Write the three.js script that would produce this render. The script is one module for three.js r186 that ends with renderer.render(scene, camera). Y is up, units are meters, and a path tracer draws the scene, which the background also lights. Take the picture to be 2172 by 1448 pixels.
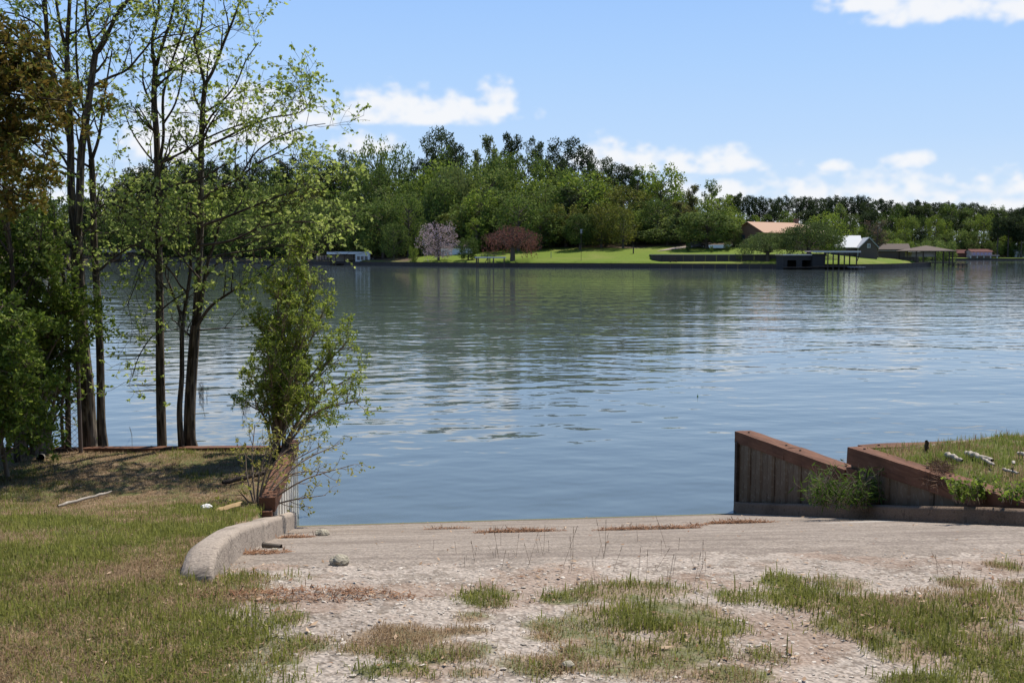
import * as THREE from 'three';
import { mergeGeometries } from 'three/addons/utils/BufferGeometryUtils.js';

// ------------------------------------------------------------------ camera, sky, sun, exposure
const scene = new THREE.Scene();
const EYE = 2.8;                                   // eye height above the lake
const camera = new THREE.PerspectiveCamera(36, 1024 / 682, 0.1, 6000);
camera.position.set(0, EYE, 0);
const PITCH = Math.atan(184 / (724 / Math.tan(Math.PI / 10)));
camera.rotation.set(-PITCH, 0, 0);
scene.add(camera);

const renderer = new THREE.WebGLRenderer({ antialias: true });
renderer.setSize(1024, 682);
renderer.toneMapping = THREE.LinearToneMapping;
renderer.toneMappingExposure = 1.3;
renderer.shadowMap.enabled = true;

const SUN_AZ = 30 * Math.PI / 180, SUN_EL = 54 * Math.PI / 180;   // a little to one side of the view over the lake, high
const sunDir = new THREE.Vector3(Math.sin(SUN_AZ) * Math.cos(SUN_EL), Math.sin(SUN_EL), -Math.cos(SUN_AZ) * Math.cos(SUN_EL));
const sun = new THREE.DirectionalLight(new THREE.Color().setRGB(1, 0.93, 0.82), 5.0);
sun.position.copy(sunDir).multiplyScalar(300); sun.target.position.set(0, 0, -40);
sun.castShadow = true; sun.shadow.mapSize.set(4096, 4096); sun.shadow.radius = 1;
Object.assign(sun.shadow.camera, { left: -160, right: 160, top: 200, bottom: -200, near: 1, far: 900 });
scene.add(sun, sun.target);

// ------------------------------------------------------------------ noise and random numbers
function mulberry(a) { return () => { a |= 0; a = a + 0x6D2B79F5 | 0; let t = Math.imul(a ^ a >>> 15, 1 | a); t = t + Math.imul(t ^ t >>> 7, 61 | t) ^ t; return ((t ^ t >>> 14) >>> 0) / 4294967296; }; }
const NT = new Float32Array(65536); { const r = mulberry(77); for (let i = 0; i < 65536; i++) NT[i] = r(); }
const hashAt = (ix, iy) => NT[((ix & 255) + ((iy & 255) << 8))];
function vnoise(x, y) {
  const ix = Math.floor(x), iy = Math.floor(y); let fx = x - ix, fy = y - iy;
  fx = fx * fx * (3 - 2 * fx); fy = fy * fy * (3 - 2 * fy);
  const a = hashAt(ix, iy), b = hashAt(ix + 1, iy), c = hashAt(ix, iy + 1), d = hashAt(ix + 1, iy + 1);
  return a + (b - a) * fx + (c - a) * fy + (a - b - c + d) * fx * fy;
}
function fbm(x, y, o = 4) { let s = 0, a = 0.5, n = 0; for (let i = 0; i < o; i++) { s += a * vnoise(x, y); n += a; a *= 0.5; x = x * 2.03 + 17.3; y = y * 2.01 + 9.1; } return s / n; }
const clamp = (x, a = 0, b = 1) => Math.min(b, Math.max(a, x));
const sstep = (a, b, x) => { const t = clamp((x - a) / (b - a)); return t * t * (3 - 2 * t); };
const lerp = (a, b, t) => a + (b - a) * t;
const mixc = (a, b, t) => [lerp(a[0], b[0], t), lerp(a[1], b[1], t), lerp(a[2], b[2], t)];
const V = (x, y, z) => new THREE.Vector3(x, y, z);
const toS = (c) => c <= 0.0031308 ? c * 12.92 : 1.055 * Math.pow(c, 1 / 2.4) - 0.055;

// ------------------------------------------------------------------ the sky: air and fair-weather clouds
{
  const W = 4096, H = 2048, data = new Float32Array(W * H * 4);
  const air = [[0, .70, .82, .95], [3, .62, .78, .97], [6, .51, .71, .99], [10, .42, .645, .995], [14, .345, .575, .99], [22, .22, .42, .82], [35, .15, .30, .62], [60, .10, .21, .47], [90, .085, .18, .42]];
  const airAt = (e) => { let i = 0; while (i < air.length - 2 && e > air[i + 1][0]) i++; const t = clamp((e - air[i][0]) / (air[i + 1][0] - air[i][0])); return [1, 2, 3].map((k) => lerp(air[i][k], air[i + 1][k], t)); };
  // azimuth (degrees clockwise from the view over the lake), elevation of the flat base, half width, height
  const banks = [[-5.0, 7.3, 6.0, 1.25], [-3.5, 7.35, 3.0, 1.35], [-6.4, 7.5, 3.6, 1.5], [-0.9, 7.7, 1.4, 1.6], [-13.6, 6.2, 3.2, 3.2], [-17.5, 5.2, 3.0, 3.0], [-10.6, 7.0, 2.0, 1.6], [-18.0, 3.0, 3.4, 1.6], [-17, 9.6, 1.9, 1.5], [-8.0, 5.7, 2.0, .9], [-21.5, 2.2, 2.5, 1.4],
    [6.4, 4.75, 2.9, 1.25], [4.6, 4.9, 1.8, 1.4], [9.0, 4.7, 1.6, .8], [11.6, 4.6, 1.9, 1.15], [11.4, 2.9, 1.6, 1.1], [9.2, 3.3, 1.3, .9], [17.0, 4.6, 1.0, .3], [20.6, 4.75, 1.3, .55],
    [16, 2.0, 5, 2.2], [20, 1.8, 4.5, 2.6], [25, 1.6, 4.5, 2.4], [29, 1.9, 4, 2.6], [22, 11.9, 4.6, 2.6], [27, 11.6, 4.5, 2.8], [18.5, 12.4, 2.6, 1.2], [33, 2, 4, 2.5]];
  const r = mulberry(5);
  for (let k = 0; k < 60; k++) { const az = 40 + r() * 285, low = r() < .55; banks.push([az > 180 ? az - 360 : az, low ? 1 + r() * 5 : 7 + r() * 22, 2 + r() * 4.5, .8 + r() * 2]); }
  for (let row = 0; row < H; row++) {
    const el = ((row + 0.5) / H - 0.5) * 180, base = airAt(Math.max(el, 0));
    const mine = el > 0 && el < 40 ? banks.filter((b) => el > b[1] - 1.6 && el < b[1] + b[3] * 1.9 + .6) : [];
    for (let col = 0; col < W; col++) {
      const o = (row * W + col) * 4; let c = base;
      if (mine.length) {
        const ang = ((col + 0.5) / W - 0.5) * 360;           // equirect: 0 is +x, 90 is +z
        let az = ang + 90; if (az > 180) az -= 360;           // 0 looks down -z, clockwise to +x
        let dens = -1;
        for (const b of mine) {
          let dx = az - b[0]; if (dx > 180) dx -= 360; if (dx < -180) dx += 360;
          if (Math.abs(dx) > b[2] * 1.7 + .5) continue;
          const dy = el - b[1], q = 1 - (dx / b[2]) ** 2 - (dy > 0 ? (dy / b[3]) ** 2 : (dy / (.32 + .12 * b[3])) ** 2);
          if (q > dens) dens = q;
        }
        if (dens > -1) {
          const n = fbm(az * 1.25 + 40, el * 2.1 + 11, 6), n2 = fbm(az * 4.2 + 140, el * 5.5 + 31, 4);
          const d = dens + (n - .5) * 2.0 + (n2 - .5) * .35, a = sstep(-.2, 1.05, d) * .95;
          if (a > 0) c = mixc(base, [.93, .945, .975], a);
        }
      }
      data[o] = c[0] / 1.3; data[o + 1] = c[1] / 1.3; data[o + 2] = c[2] / 1.3; data[o + 3] = 1;
    }
  }
  const sky = new THREE.DataTexture(data, W, H, THREE.RGBAFormat, THREE.FloatType);
  sky.mapping = THREE.EquirectangularReflectionMapping; sky.magFilter = THREE.LinearFilter; sky.minFilter = THREE.LinearFilter; sky.needsUpdate = true;
  scene.background = sky; scene.environment = sky;
}

// ------------------------------------------------------------------ scene helpers
const taken = {};
function numbered(n) { if (!(n in taken)) { taken[n] = 0; return n; } taken[n]++; return n + '_' + String(taken[n]).padStart(3, '0'); }
function tag(o, label, category, group, kind) { o.userData = { ...o.userData }; if (label) o.userData.label = label; if (category) o.userData.category = category; if (group) o.userData.group = group; if (kind) o.userData.kind = kind; return o; }
const shade = (m) => { m.castShadow = true; m.receiveShadow = true; return m; };
function thing(name, label, category, pos = [0, 0, 0], turn = 0, group) { const o = new THREE.Group(); o.name = numbered(name); o.position.set(...pos); o.rotation.y = turn; tag(o, label, category, group); scene.add(o); return o; }
function part(parent, name, geo, mat) { const m = shade(new THREE.Mesh(Array.isArray(geo) ? join(geo) : geo, mat)); m.name = name; parent.add(m); return m; }
function single(name, geo, mat, label, category, group, kind) { const m = shade(new THREE.Mesh(Array.isArray(geo) ? join(geo) : geo, mat)); m.name = numbered(name); scene.add(m); return tag(m, label, category, group, kind); }
function structure(name, geo, mat) { const m = shade(new THREE.Mesh(geo, mat)); m.name = numbered(name); m.userData.kind = 'structure'; scene.add(m); return m; }
function join(gs) { gs = gs.map((g) => { const k = g.index ? g.toNonIndexed() : g; for (const a of Object.keys(k.attributes)) if (!['position', 'normal', 'uv'].includes(a)) k.deleteAttribute(a); return k; }); return gs.length > 1 ? mergeGeometries(gs) : gs[0]; }
function box(w, h, d, x = 0, y = 0, z = 0, ry = 0) {            // uv in metres
  const g = new THREE.BoxGeometry(w, h, d), uv = g.attributes.uv, s = [[d, h], [d, h], [w, d], [w, d], [w, h], [w, h]];
  for (let i = 0; i < 24; i++) uv.setXY(i, uv.getX(i) * s[i >> 2][0], uv.getY(i) * s[i >> 2][1]);
  if (ry) g.rotateY(ry); g.translate(x, y, z); return g;
}
function beam(a, b, w, h) {                                      // a squared timber between two points
  const d = b.clone().sub(a), L = d.length(), g = new THREE.BoxGeometry(w, h, L), uv = g.attributes.uv, s = [[L, h], [L, h], [w, L], [w, L], [w, h], [w, h]];
  for (let i = 0; i < 24; i++) uv.setXY(i, uv.getX(i) * s[i >> 2][0], uv.getY(i) * s[i >> 2][1]);
  const m = new THREE.Matrix4().lookAt(b, a, V(0, 1, 0)); m.setPosition(a.clone().add(b).multiplyScalar(.5)); g.applyMatrix4(m); return g;
}
function prism(pts, depth) {                                     // an outline in x, y pushed along z, centred
  const s = new THREE.Shape(pts.map((p) => new THREE.Vector2(...p))), g = new THREE.ExtrudeGeometry(s, { depth, bevelEnabled: false }); g.translate(0, 0, -depth / 2); return g;
}
class Tubes {                                                    // tapered, bent round limbs in one geometry
  constructor() { this.p = []; this.n = []; this.t = []; this.i = []; }
  add(pts, radii, sides = 7) {
    let frame = null; const first = this.p.length / 3; let len = 0;
    for (let k = 0; k < pts.length; k++) {
      const t = (k < pts.length - 1 ? pts[k + 1].clone().sub(pts[k]) : pts[k].clone().sub(pts[k - 1])).normalize();
      if (k) len += pts[k].distanceTo(pts[k - 1]);
      if (!frame) frame = Math.abs(t.y) < .9 ? V(0, 1, 0).cross(t).normalize() : V(1, 0, 0).cross(t).normalize();
      frame.sub(t.clone().multiplyScalar(frame.dot(t))).normalize();
      const b = t.clone().cross(frame);
      for (let s = 0; s <= sides; s++) {
        const a = s / sides * Math.PI * 2, c = Math.cos(a), d = Math.sin(a), nx = frame.x * c + b.x * d, ny = frame.y * c + b.y * d, nz = frame.z * c + b.z * d;
        this.p.push(pts[k].x + nx * radii[k], pts[k].y + ny * radii[k], pts[k].z + nz * radii[k]); this.n.push(nx, ny, nz); this.t.push(s / sides * .4, len);
      }
      if (k) { const w = sides + 1, o = first + (k - 1) * w; for (let s = 0; s < sides; s++) { this.i.push(o + s, o + s + 1, o + s + w, o + s + 1, o + s + w + 1, o + s + w); } }
    }
  }
  build() { const g = new THREE.BufferGeometry(); g.setAttribute('position', new THREE.Float32BufferAttribute(this.p, 3)); g.setAttribute('normal', new THREE.Float32BufferAttribute(this.n, 3)); g.setAttribute('uv', new THREE.Float32BufferAttribute(this.t, 2)); g.setIndex(this.i); return g; }
}
class Leaves {                                                   // many small leaf faces with their own colour
  constructor() { this.p = []; this.n = []; this.c = []; this.i = []; }
  add(x, y, z, dx, dy, dz, nx, ny, nz, len, wid, c) {            // base, direction, face normal
    const l = Math.hypot(dx, dy, dz) || 1; dx /= l; dy /= l; dz /= l;
    let sx = dy * nz - dz * ny, sy = dz * nx - dx * nz, sz = dx * ny - dy * nx; const q = Math.hypot(sx, sy, sz) || 1; sx *= wid / 2 / q; sy *= wid / 2 / q; sz *= wid / 2 / q;
    const ux = sy * dz - sz * dy, uy = sz * dx - sx * dz, uz = sx * dy - sy * dx, m = Math.hypot(ux, uy, uz) || 1, o = this.p.length / 3, h = len * .45;
    this.p.push(x, y, z, x + dx * h + sx, y + dy * h + sy, z + dz * h + sz, x + dx * len, y + dy * len, z + dz * len, x + dx * h - sx, y + dy * h - sy, z + dz * h - sz);
    for (let k = 0; k < 4; k++) { this.n.push(ux / m, uy / m, uz / m); this.c.push(c[0], c[1], c[2]); }
    this.i.push(o, o + 1, o + 2, o, o + 2, o + 3);
  }
  build() { const g = new THREE.BufferGeometry(); g.setAttribute('position', new THREE.Float32BufferAttribute(this.p, 3)); g.setAttribute('normal', new THREE.Float32BufferAttribute(this.n, 3)); g.setAttribute('color', new THREE.Float32BufferAttribute(this.c, 3)); g.setIndex(this.i); return g; }
}
const unit = (r) => { const z = r() * 2 - 1, a = r() * Math.PI * 2, q = Math.sqrt(1 - z * z); return [q * Math.cos(a), z, q * Math.sin(a)]; };
function curve(pts, n) { return new THREE.CatmullRomCurve3(pts).getPoints(n); }
// surveyed bearings: where a sight line at picture column px and row py meets a depth or a level
const FOC = 724 / Math.tan(Math.PI / 10), CP = Math.cos(PITCH), SP = Math.sin(PITCH);
function sight(px, py) { const x = (px - 1086) / FOC, y = -(py - 724) / FOC; return [x, y * CP - SP, -(y * SP + CP)]; }
function at(px, py, d) { const s = sight(px, py), t = d / -s[2]; return V(s[0] * t, EYE + s[1] * t, -d); }
function level(px, py, h) { const s = sight(px, py), t = (h - EYE) / s[1]; return V(s[0] * t, h, s[2] * t); }

// ------------------------------------------------------------------ textures and materials
function texture(w, h, fn, { srgb = true, repeat = [1, 1], wrap = THREE.RepeatWrapping } = {}) {
  const d = new Uint8Array(w * h * 4);
  for (let y = 0; y < h; y++) for (let x = 0; x < w; x++) { const c = fn(x / w, y / h, x, y), o = (y * w + x) * 4; for (let k = 0; k < 3; k++) d[o + k] = Math.round(255 * clamp(srgb ? toS(c[k]) : c[k])); d[o + 3] = 255; }
  const t = new THREE.DataTexture(d, w, h); t.wrapS = t.wrapT = wrap; t.magFilter = THREE.LinearFilter; t.minFilter = THREE.LinearFilter; if (srgb) t.colorSpace = THREE.SRGBColorSpace; t.repeat.set(...repeat); t.needsUpdate = true; return t;
}
const pn = (u, v, f, o = 3) => { // noise that tiles over one unit
  let s = 0, a = .5, n = 0; for (let i = 0; i < o; i++) { const x = u * f, y = v * f, ix = Math.floor(x), iy = Math.floor(y); let fx = x - ix, fy = y - iy; fx = fx * fx * (3 - 2 * fx); fy = fy * fy * (3 - 2 * fy); const m = (k) => ((k % f) + f) % f, q = (i2, j) => hashAt(m(i2) + i * 31, m(j) + i * 57); const A = q(ix, iy), B = q(ix + 1, iy), C = q(ix, iy + 1), D = q(ix + 1, iy + 1); s += a * (A + (B - A) * fx + (C - A) * fy + (A - B - C + D) * fx * fy); n += a; a *= .5; f *= 2; } return s / n; };
const std = (o) => new THREE.MeshPhysicalMaterial({ roughness: .9, metalness: 0, specularIntensity: (o.roughness || .9) > .7 ? .25 : 1, ...o });
const rgb = (r, g, b) => new THREE.Color().setRGB(r, g, b);
const leafMat = (r, g, b, tr = .4, ro = 1) => new THREE.MeshPhysicalMaterial({ color: rgb(r, g, b), vertexColors: true, roughness: ro, transmission: tr, thickness: 0, ior: 1.35, specularIntensity: .35, side: THREE.DoubleSide });
const barkTex = texture(256, 256, (u, v) => { const a = pn(u, v * .25, 24, 3), b = pn(u, v, 6, 3), k = .35 + 1.0 * sstep(.3, .75, a) * (.5 + b * .8), q = pn(u, v, 9, 3), t = sstep(.6, .72, q); return mixc([.5 * k, .5 * k, .5 * k], [.85, .9, .85], t * .55); }, { repeat: [2.5, 1] });
const barkBump = texture(256, 256, (u, v) => { const a = pn(u, v * .25, 24, 3); return [a, a, a]; }, { srgb: false, repeat: [2.5, 1] });
const BARK = std({ color: rgb(.26, .21, .165), map: barkTex, bumpMap: barkBump, bumpScale: .02 });
const TWIG = std({ color: rgb(.22, .17, .13) });
const FARBARK = std({ color: rgb(.10, .08, .065) });
const woodTex = (r, g, b, dark) => texture(512, 256, (u, v) => { const grain = pn(u * .08, v, 48, 3), streak = pn(u, v, 8, 4), spot = pn(u, v, 32, 2); const t = clamp(.25 + .9 * grain * .7 + (streak - .5) * .9); let c = mixc(dark, [r, g, b], t); if (spot > .72) c = mixc(c, [c[0] * 1.4, c[1] * 1.5, c[2] * 1.6], .4); return c; }, { repeat: [.6, 1.8] });
const CAPWOOD = std({ map: woodTex(.185, .092, .058, [.065, .034, .023]), roughness: .85 });
const GREYWOOD = std({ map: woodTex(.42, .38, .33, [.2, .17, .14]) });
const DARKWOOD = std({ map: woodTex(.10, .075, .06, [.04, .03, .025]) });
const panelTex = texture(512, 512, (u, v) => { const st = pn(u, v * .12, 16, 4), b = pn(u, v, 5, 4), sp = pn(u, v, 64, 2); let c = mixc([.10, .070, .047], [.165, .127, .092], b); c = mixc(c, [.075, .045, .028], sstep(.5, .78, st) * .75); if (sp > .7) c = mixc(c, [.2, .17, .13], .5); return c; }, { repeat: [.9, .5] });
const PANEL = std({ map: panelTex, roughness: .75 });
const vinylTex = texture(256, 256, (u, v) => { const st = pn(u, v * .2, 20, 3), b = pn(u, v, 5, 4); return mixc(mixc([.60, .57, .50], [.72, .69, .62], b), [.30, .25, .18], sstep(.58, .85, st) * .7); }, { repeat: [1.1, .6] });
const VINYL = std({ map: vinylTex, roughness: .7 });
const concTex = texture(768, 768, (u, v) => { const f = pn(u, v, 256, 2), m = pn(u, v, 40, 3), b = pn(u, v, 6, 4); let c = mixc([.25, .208, .172], [.36, .305, .255], clamp(b * .8 + (m - .5) * .6 + .1)); const k = .72 + f * .56; c = [c[0] * k, c[1] * k, c[2] * k]; if (m > .68) c = mixc(c, [.12, .10, .085], .5); const st = pn(u, v, 3, 5); c = mixc(c, [.13, .115, .095], sstep(.52, .72, st) * .5); return c; }, { repeat: [.6, .6] });
const concBump = texture(512, 512, (u, v) => { const k = pn(u, v, 128, 2) * .6 + pn(u, v, 20, 3) * .4; return [k, k, k]; }, { srgb: false, repeat: [.8, .8] });
const CONCRETE = std({ map: concTex, bumpMap: concBump, bumpScale: .006, roughness: .95 });
const WHITE = std({ color: rgb(.70, .70, .68), roughness: .6 });
const DARK = std({ color: rgb(.085, .07, .058), roughness: .85 });
const GLASS = new THREE.MeshPhysicalMaterial({ color: rgb(.06, .07, .08), roughness: .08, metalness: 0, ior: 1.5 });

// ------------------------------------------------------------------ lie of the near bank (x across, d away from the road)
const kerbX = (d) => -2.10 + (10.0 - d) * .132;                 // ramp-side face of the kerb
const wallL = (d) => -2.33 + (11.25 - d) * .128;
const wallR = (d) => 2.49 + (11.33 - d) * .262;
const shoreR = (x) => 9.30 + (x - 3.03) * .2;
const shoreL = (x) => 11.27 + (x + 2.33) * .045;
const smin = (a, b, k) => { const h = clamp(.5 + .5 * (b - a) / k); return lerp(b, a, h) - k * h * (1 - h); };
function rampH(x, d) { const D = 10.95 + x * .113; return smin(.222 * (D - d), 1.29, .3) - (d > D + 4 ? 0 : 0); }
const LAWN = [[-60, 1.5], [0, 1.34], [4, 1.30], [5.2, 1.27], [6, 1.16], [7, 1.0], [8, .79], [8.7, .70], [9.6, .69], [40, .69]];
const table = (T, x) => { let i = 0; while (i < T.length - 2 && x > T[i + 1][0]) i++; return lerp(T[i][1], T[i + 1][1], clamp((x - T[i][0]) / (T[i + 1][0] - T[i][0]))); };
const lawnH = (d) => (table(LAWN, d - .25) + table(LAWN, d) + table(LAWN, d + .25)) / 3;
function bankH(x, d, rough = true) {
  const k = d > 9 ? Math.min(kerbX(d), wallL(d)) : kerbX(d);
  let h = rampH(x, d);
  const bumpy = rough ? (fbm(x * 1.3 + 5, d * 1.3, 3) - .5) * .05 + (fbm(x * 7, d * 7 + 3, 3) - .5) * .022 : 0;
  const left = d > 5.1 ? clamp((k - .09 - x) / .1) : sstep(.25, -.9, x + 1.15 + (4.5 - d) * .1);
  h = lerp(h, lawnH(d) + bumpy, left);
  const xr = wallR(d), right = d > 6.4 ? clamp((x - xr) / .13) : sstep(-.2, .8, x - xr);
  const plateau = table([[-60, 1.4], [3, 1.3], [5, 1.22], [6.4, 1.07], [40, 1.03]], d) + clamp((x - xr - .3) * .06, 0, .07);
  h = lerp(h, plateau + bumpy, right);
  if (left < 1 && right < 1 && d < 6.2 && rough) h += bumpy * sstep(6.2, 5, d) * .8;
  const edge = x < wallL(d) - .02 ? shoreL(x) : x > xr + .02 ? shoreR(x) : 99;
  h = lerp(h, -1.6, clamp((d - edge + .02) / .1));
  return Math.max(h, -1.6);
}
const onBank = (px, py, h0 = 1.2) => { let p = level(px, py, h0); for (let i = 0; i < 12; i++) p = level(px, py, lerp(p.y, bankH(p.x, -p.z, false), .6)); p.y = bankH(p.x, -p.z); return p; };

// where grass grows on the gravel: patches measured on the ground (centre x, centre d, half widths)
const tuftSpots = [[1030, 1268, 75, 22], [1190, 1266, 60, 12], [1340, 1256, 95, 18], [1345, 1310, 170, 26], [1180, 1320, 120, 18], [1010, 1305, 60, 16], [1200, 1350, 130, 16], [1000, 1340, 90, 12],
  [612, 1312, 42, 16], [640, 1362, 70, 22], [600, 1396, 55, 16], [815, 1358, 95, 26], [900, 1352, 60, 16], [980, 1385, 90, 22], [1330, 1400, 190, 42], [1130, 1415, 110, 30], [1480, 1385, 90, 30], [1550, 1430, 130, 25],
  [1660, 1238, 56, 18], [1790, 1243, 62, 16], [1700, 1270, 90, 24], [1560, 1270, 36, 12], [1500, 1330, 70, 16], [1880, 1290, 130, 30], [2050, 1290, 170, 34], [2000, 1350, 220, 50], [2100, 1420, 150, 50], [1900, 1375, 90, 34], [1820, 1330, 80, 26], [2140, 1205, 40, 16], [2040, 1240, 44, 10], [2160, 1250, 30, 14], [1010, 1430, 70, 14], [830, 1425, 80, 14], [1620, 1395, 60, 18], [1960, 1440, 120, 20]]
  .map(([px, py, rx, ry]) => { const c = onBank(px, py), e = onBank(px + rx, py), f = onBank(px, py - ry); return [c.x, -c.z, Math.abs(e.x - c.x), Math.abs(f.z - c.z)]; });
function grassAt(x, d) {                                        // 0 bare .. 1 turf
  const n = fbm(x * 2.6 + 3, d * 2.6 + 8, 4) - .5;
  if (x > wallR(d) + .15 && d > 6.2) return d < shoreR(x) - .1 ? 1 : 0;
  const k = kerbX(d);
  if (d > 5.15 && x < k - .06) return 1;
  let g = 0;
  if (d <= 5.15) g = sstep(.3, -.25, x + 1.28 - (5 - d) * .26 + n * .9);
  for (const [cx, cd, rx, rd] of tuftSpots) { const u = (x - cx) / rx, v = (d - cd) / rd; if (u > 1.5 || u < -1.5 || v > 1.5 || v < -1.5) continue; const q = 1 - Math.hypot(u, v); if (q > -.4) g = Math.max(g, sstep(-.15, .55, q + n * 1.9)); }
  
  return g;
}

// ------------------------------------------------------------------ the near bank: soil, turf and the concrete ramp in one sheet
{
  const xs = [], ds = [];
  for (let x = -60; x < -7.2; x += x < -14 ? 6 : .9) xs.push(x); for (let x = -7.2; x <= 7.2; x += .055) xs.push(x); for (let x = 7.6; x <= 60; x += x > 14 ? 6 : .9) xs.push(x);
  for (let d = -60; d < 2.6; d += d < -6 ? 6 : .8) ds.push(d); for (let d = 2.6; d < 11.5; d += .055) ds.push(d); for (let d = 11.5; d < 17; d += .4) ds.push(d);
  const p = [], uv = [], idx = [];
  for (const d of ds) for (const x of xs) { p.push(x, bankH(x, d), -d); uv.push((x + 8) / 16, (d - 2) / 10); }
  const w = xs.length; for (let j = 0; j + 1 < ds.length; j++) for (let i = 0; i + 1 < w; i++) { const a = j * w + i; idx.push(a, a + 1, a + w, a + 1, a + w + 1, a + w); }
  const g = new THREE.BufferGeometry(); g.setAttribute('position', new THREE.Float32BufferAttribute(p, 3)); g.setAttribute('uv', new THREE.Float32BufferAttribute(uv, 2)); g.setIndex(idx); g.computeVertexNormals();
  const W = 2048, H = 1280, r = mulberry(9);
  const map = texture(W, H, (u, v) => {
    const x = u * 16 - 8, d = v * 10 + 2, fine = fbm(x * 46, d * 46, 3), mid = fbm(x * 9 + 2, d * 9, 3), big = fbm(x * 1.4, d * 1.4 + 7, 4), grit = r();
    const gr = grassAt(x, d), k = d > 5.15 ? kerbX(d) : -9;
    let c;
    const soilEdge = 5.35 + (fbm(x * 1.7, 3, 3) - .5) * 1.1 + (fbm(x * 9, d * 9, 2) - .5) * .35;
    if (x > k - .06 && x < wallR(d) + .1 && d > soilEdge) {     // exposed aggregate concrete, brushed across
      const brush = fbm(x * 1.1, d * 15, 3), b = clamp(big * .7 + (mid - .5) * .5 + (brush - .5) * .75 + .15);
      c = mixc([.225, .188, .157], [.375, .322, .277], b); const q = .58 + fine * .62 + (grit - .5) * .5; c = [c[0] * q, c[1] * q, c[2] * q];
      if (fine + (mid - .5) * .7 > .64) c = mixc(c, [.11, .09, .075], .55); const rut = fbm(x * .8 + 3, d * 5.5, 4); if (rut > .57) c = mixc(c, [.17, .14, .12], sstep(.57, .7, rut) * .6);
      const wetD = 10.95 + x * .113 - d;                         // algae grows on the strip the ripples wet
      const pale = sstep(.2, .8, 1 - Math.hypot((x - 3.0 + (d - 8.3) * .3) / 1.0, (d - 8.35 - (x - 3) * .18) / .16) + (mid - .5) * .8); c = mixc(c, [.44, .42, .39], pale * .6);
      const wet = sstep(.55, .3, wetD + (mid - .5) * .3 + (big - .5) * .3); c = mixc(c, [c[0] * .6, c[1] * .6, c[2] * .58], wet); const al = sstep(.26, .08, wetD + (mid - .5) * .14); c = mixc(c, mixc([.09, .10, .03], [.22, .22, .10], fine), al * .9);
    } else {
      c = mixc([.30, .252, .215], [.48, .42, .365], clamp(big * .6 + (mid - .5) * .9 + .25)); const q = .5 + fine * .75 + (grit - .5) * .5; c = [c[0] * q, c[1] * q, c[2] * q];
      if (fine + (mid - .5) * .8 > .62) c = mixc(c, [.12, .095, .075], .7);
      const litter = sstep(.5, .72, fbm(x * 3.1 + 20, d * 3.1, 4)); c = mixc(c, [.20, .125, .085], litter * .45);
    }
    const turf = mixc(mixc([.13, .09, .055], [.26, .19, .12], fine), mixc([.07, .085, .025], [.12, .14, .045], fine), sstep(.42, .62, mid * .6 + big * .4));
    return mixc(c, turf, gr * (x > -1 && d < 6 && x < wallR(d) ? .72 : .93));
  }, { wrap: THREE.MirroredRepeatWrapping });
  const bump = texture(1024, 1024, (u, v) => { const k = pn(u, v, 128, 2) * .55 + pn(u, v, 24, 3) * .45; return [k, k, k]; }, { srgb: false, repeat: [8, 5] });
  structure('ground', g, std({ specularIntensity: .12, map, bumpMap: bump, bumpScale: .02, roughness: .97 }));
}

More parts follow.
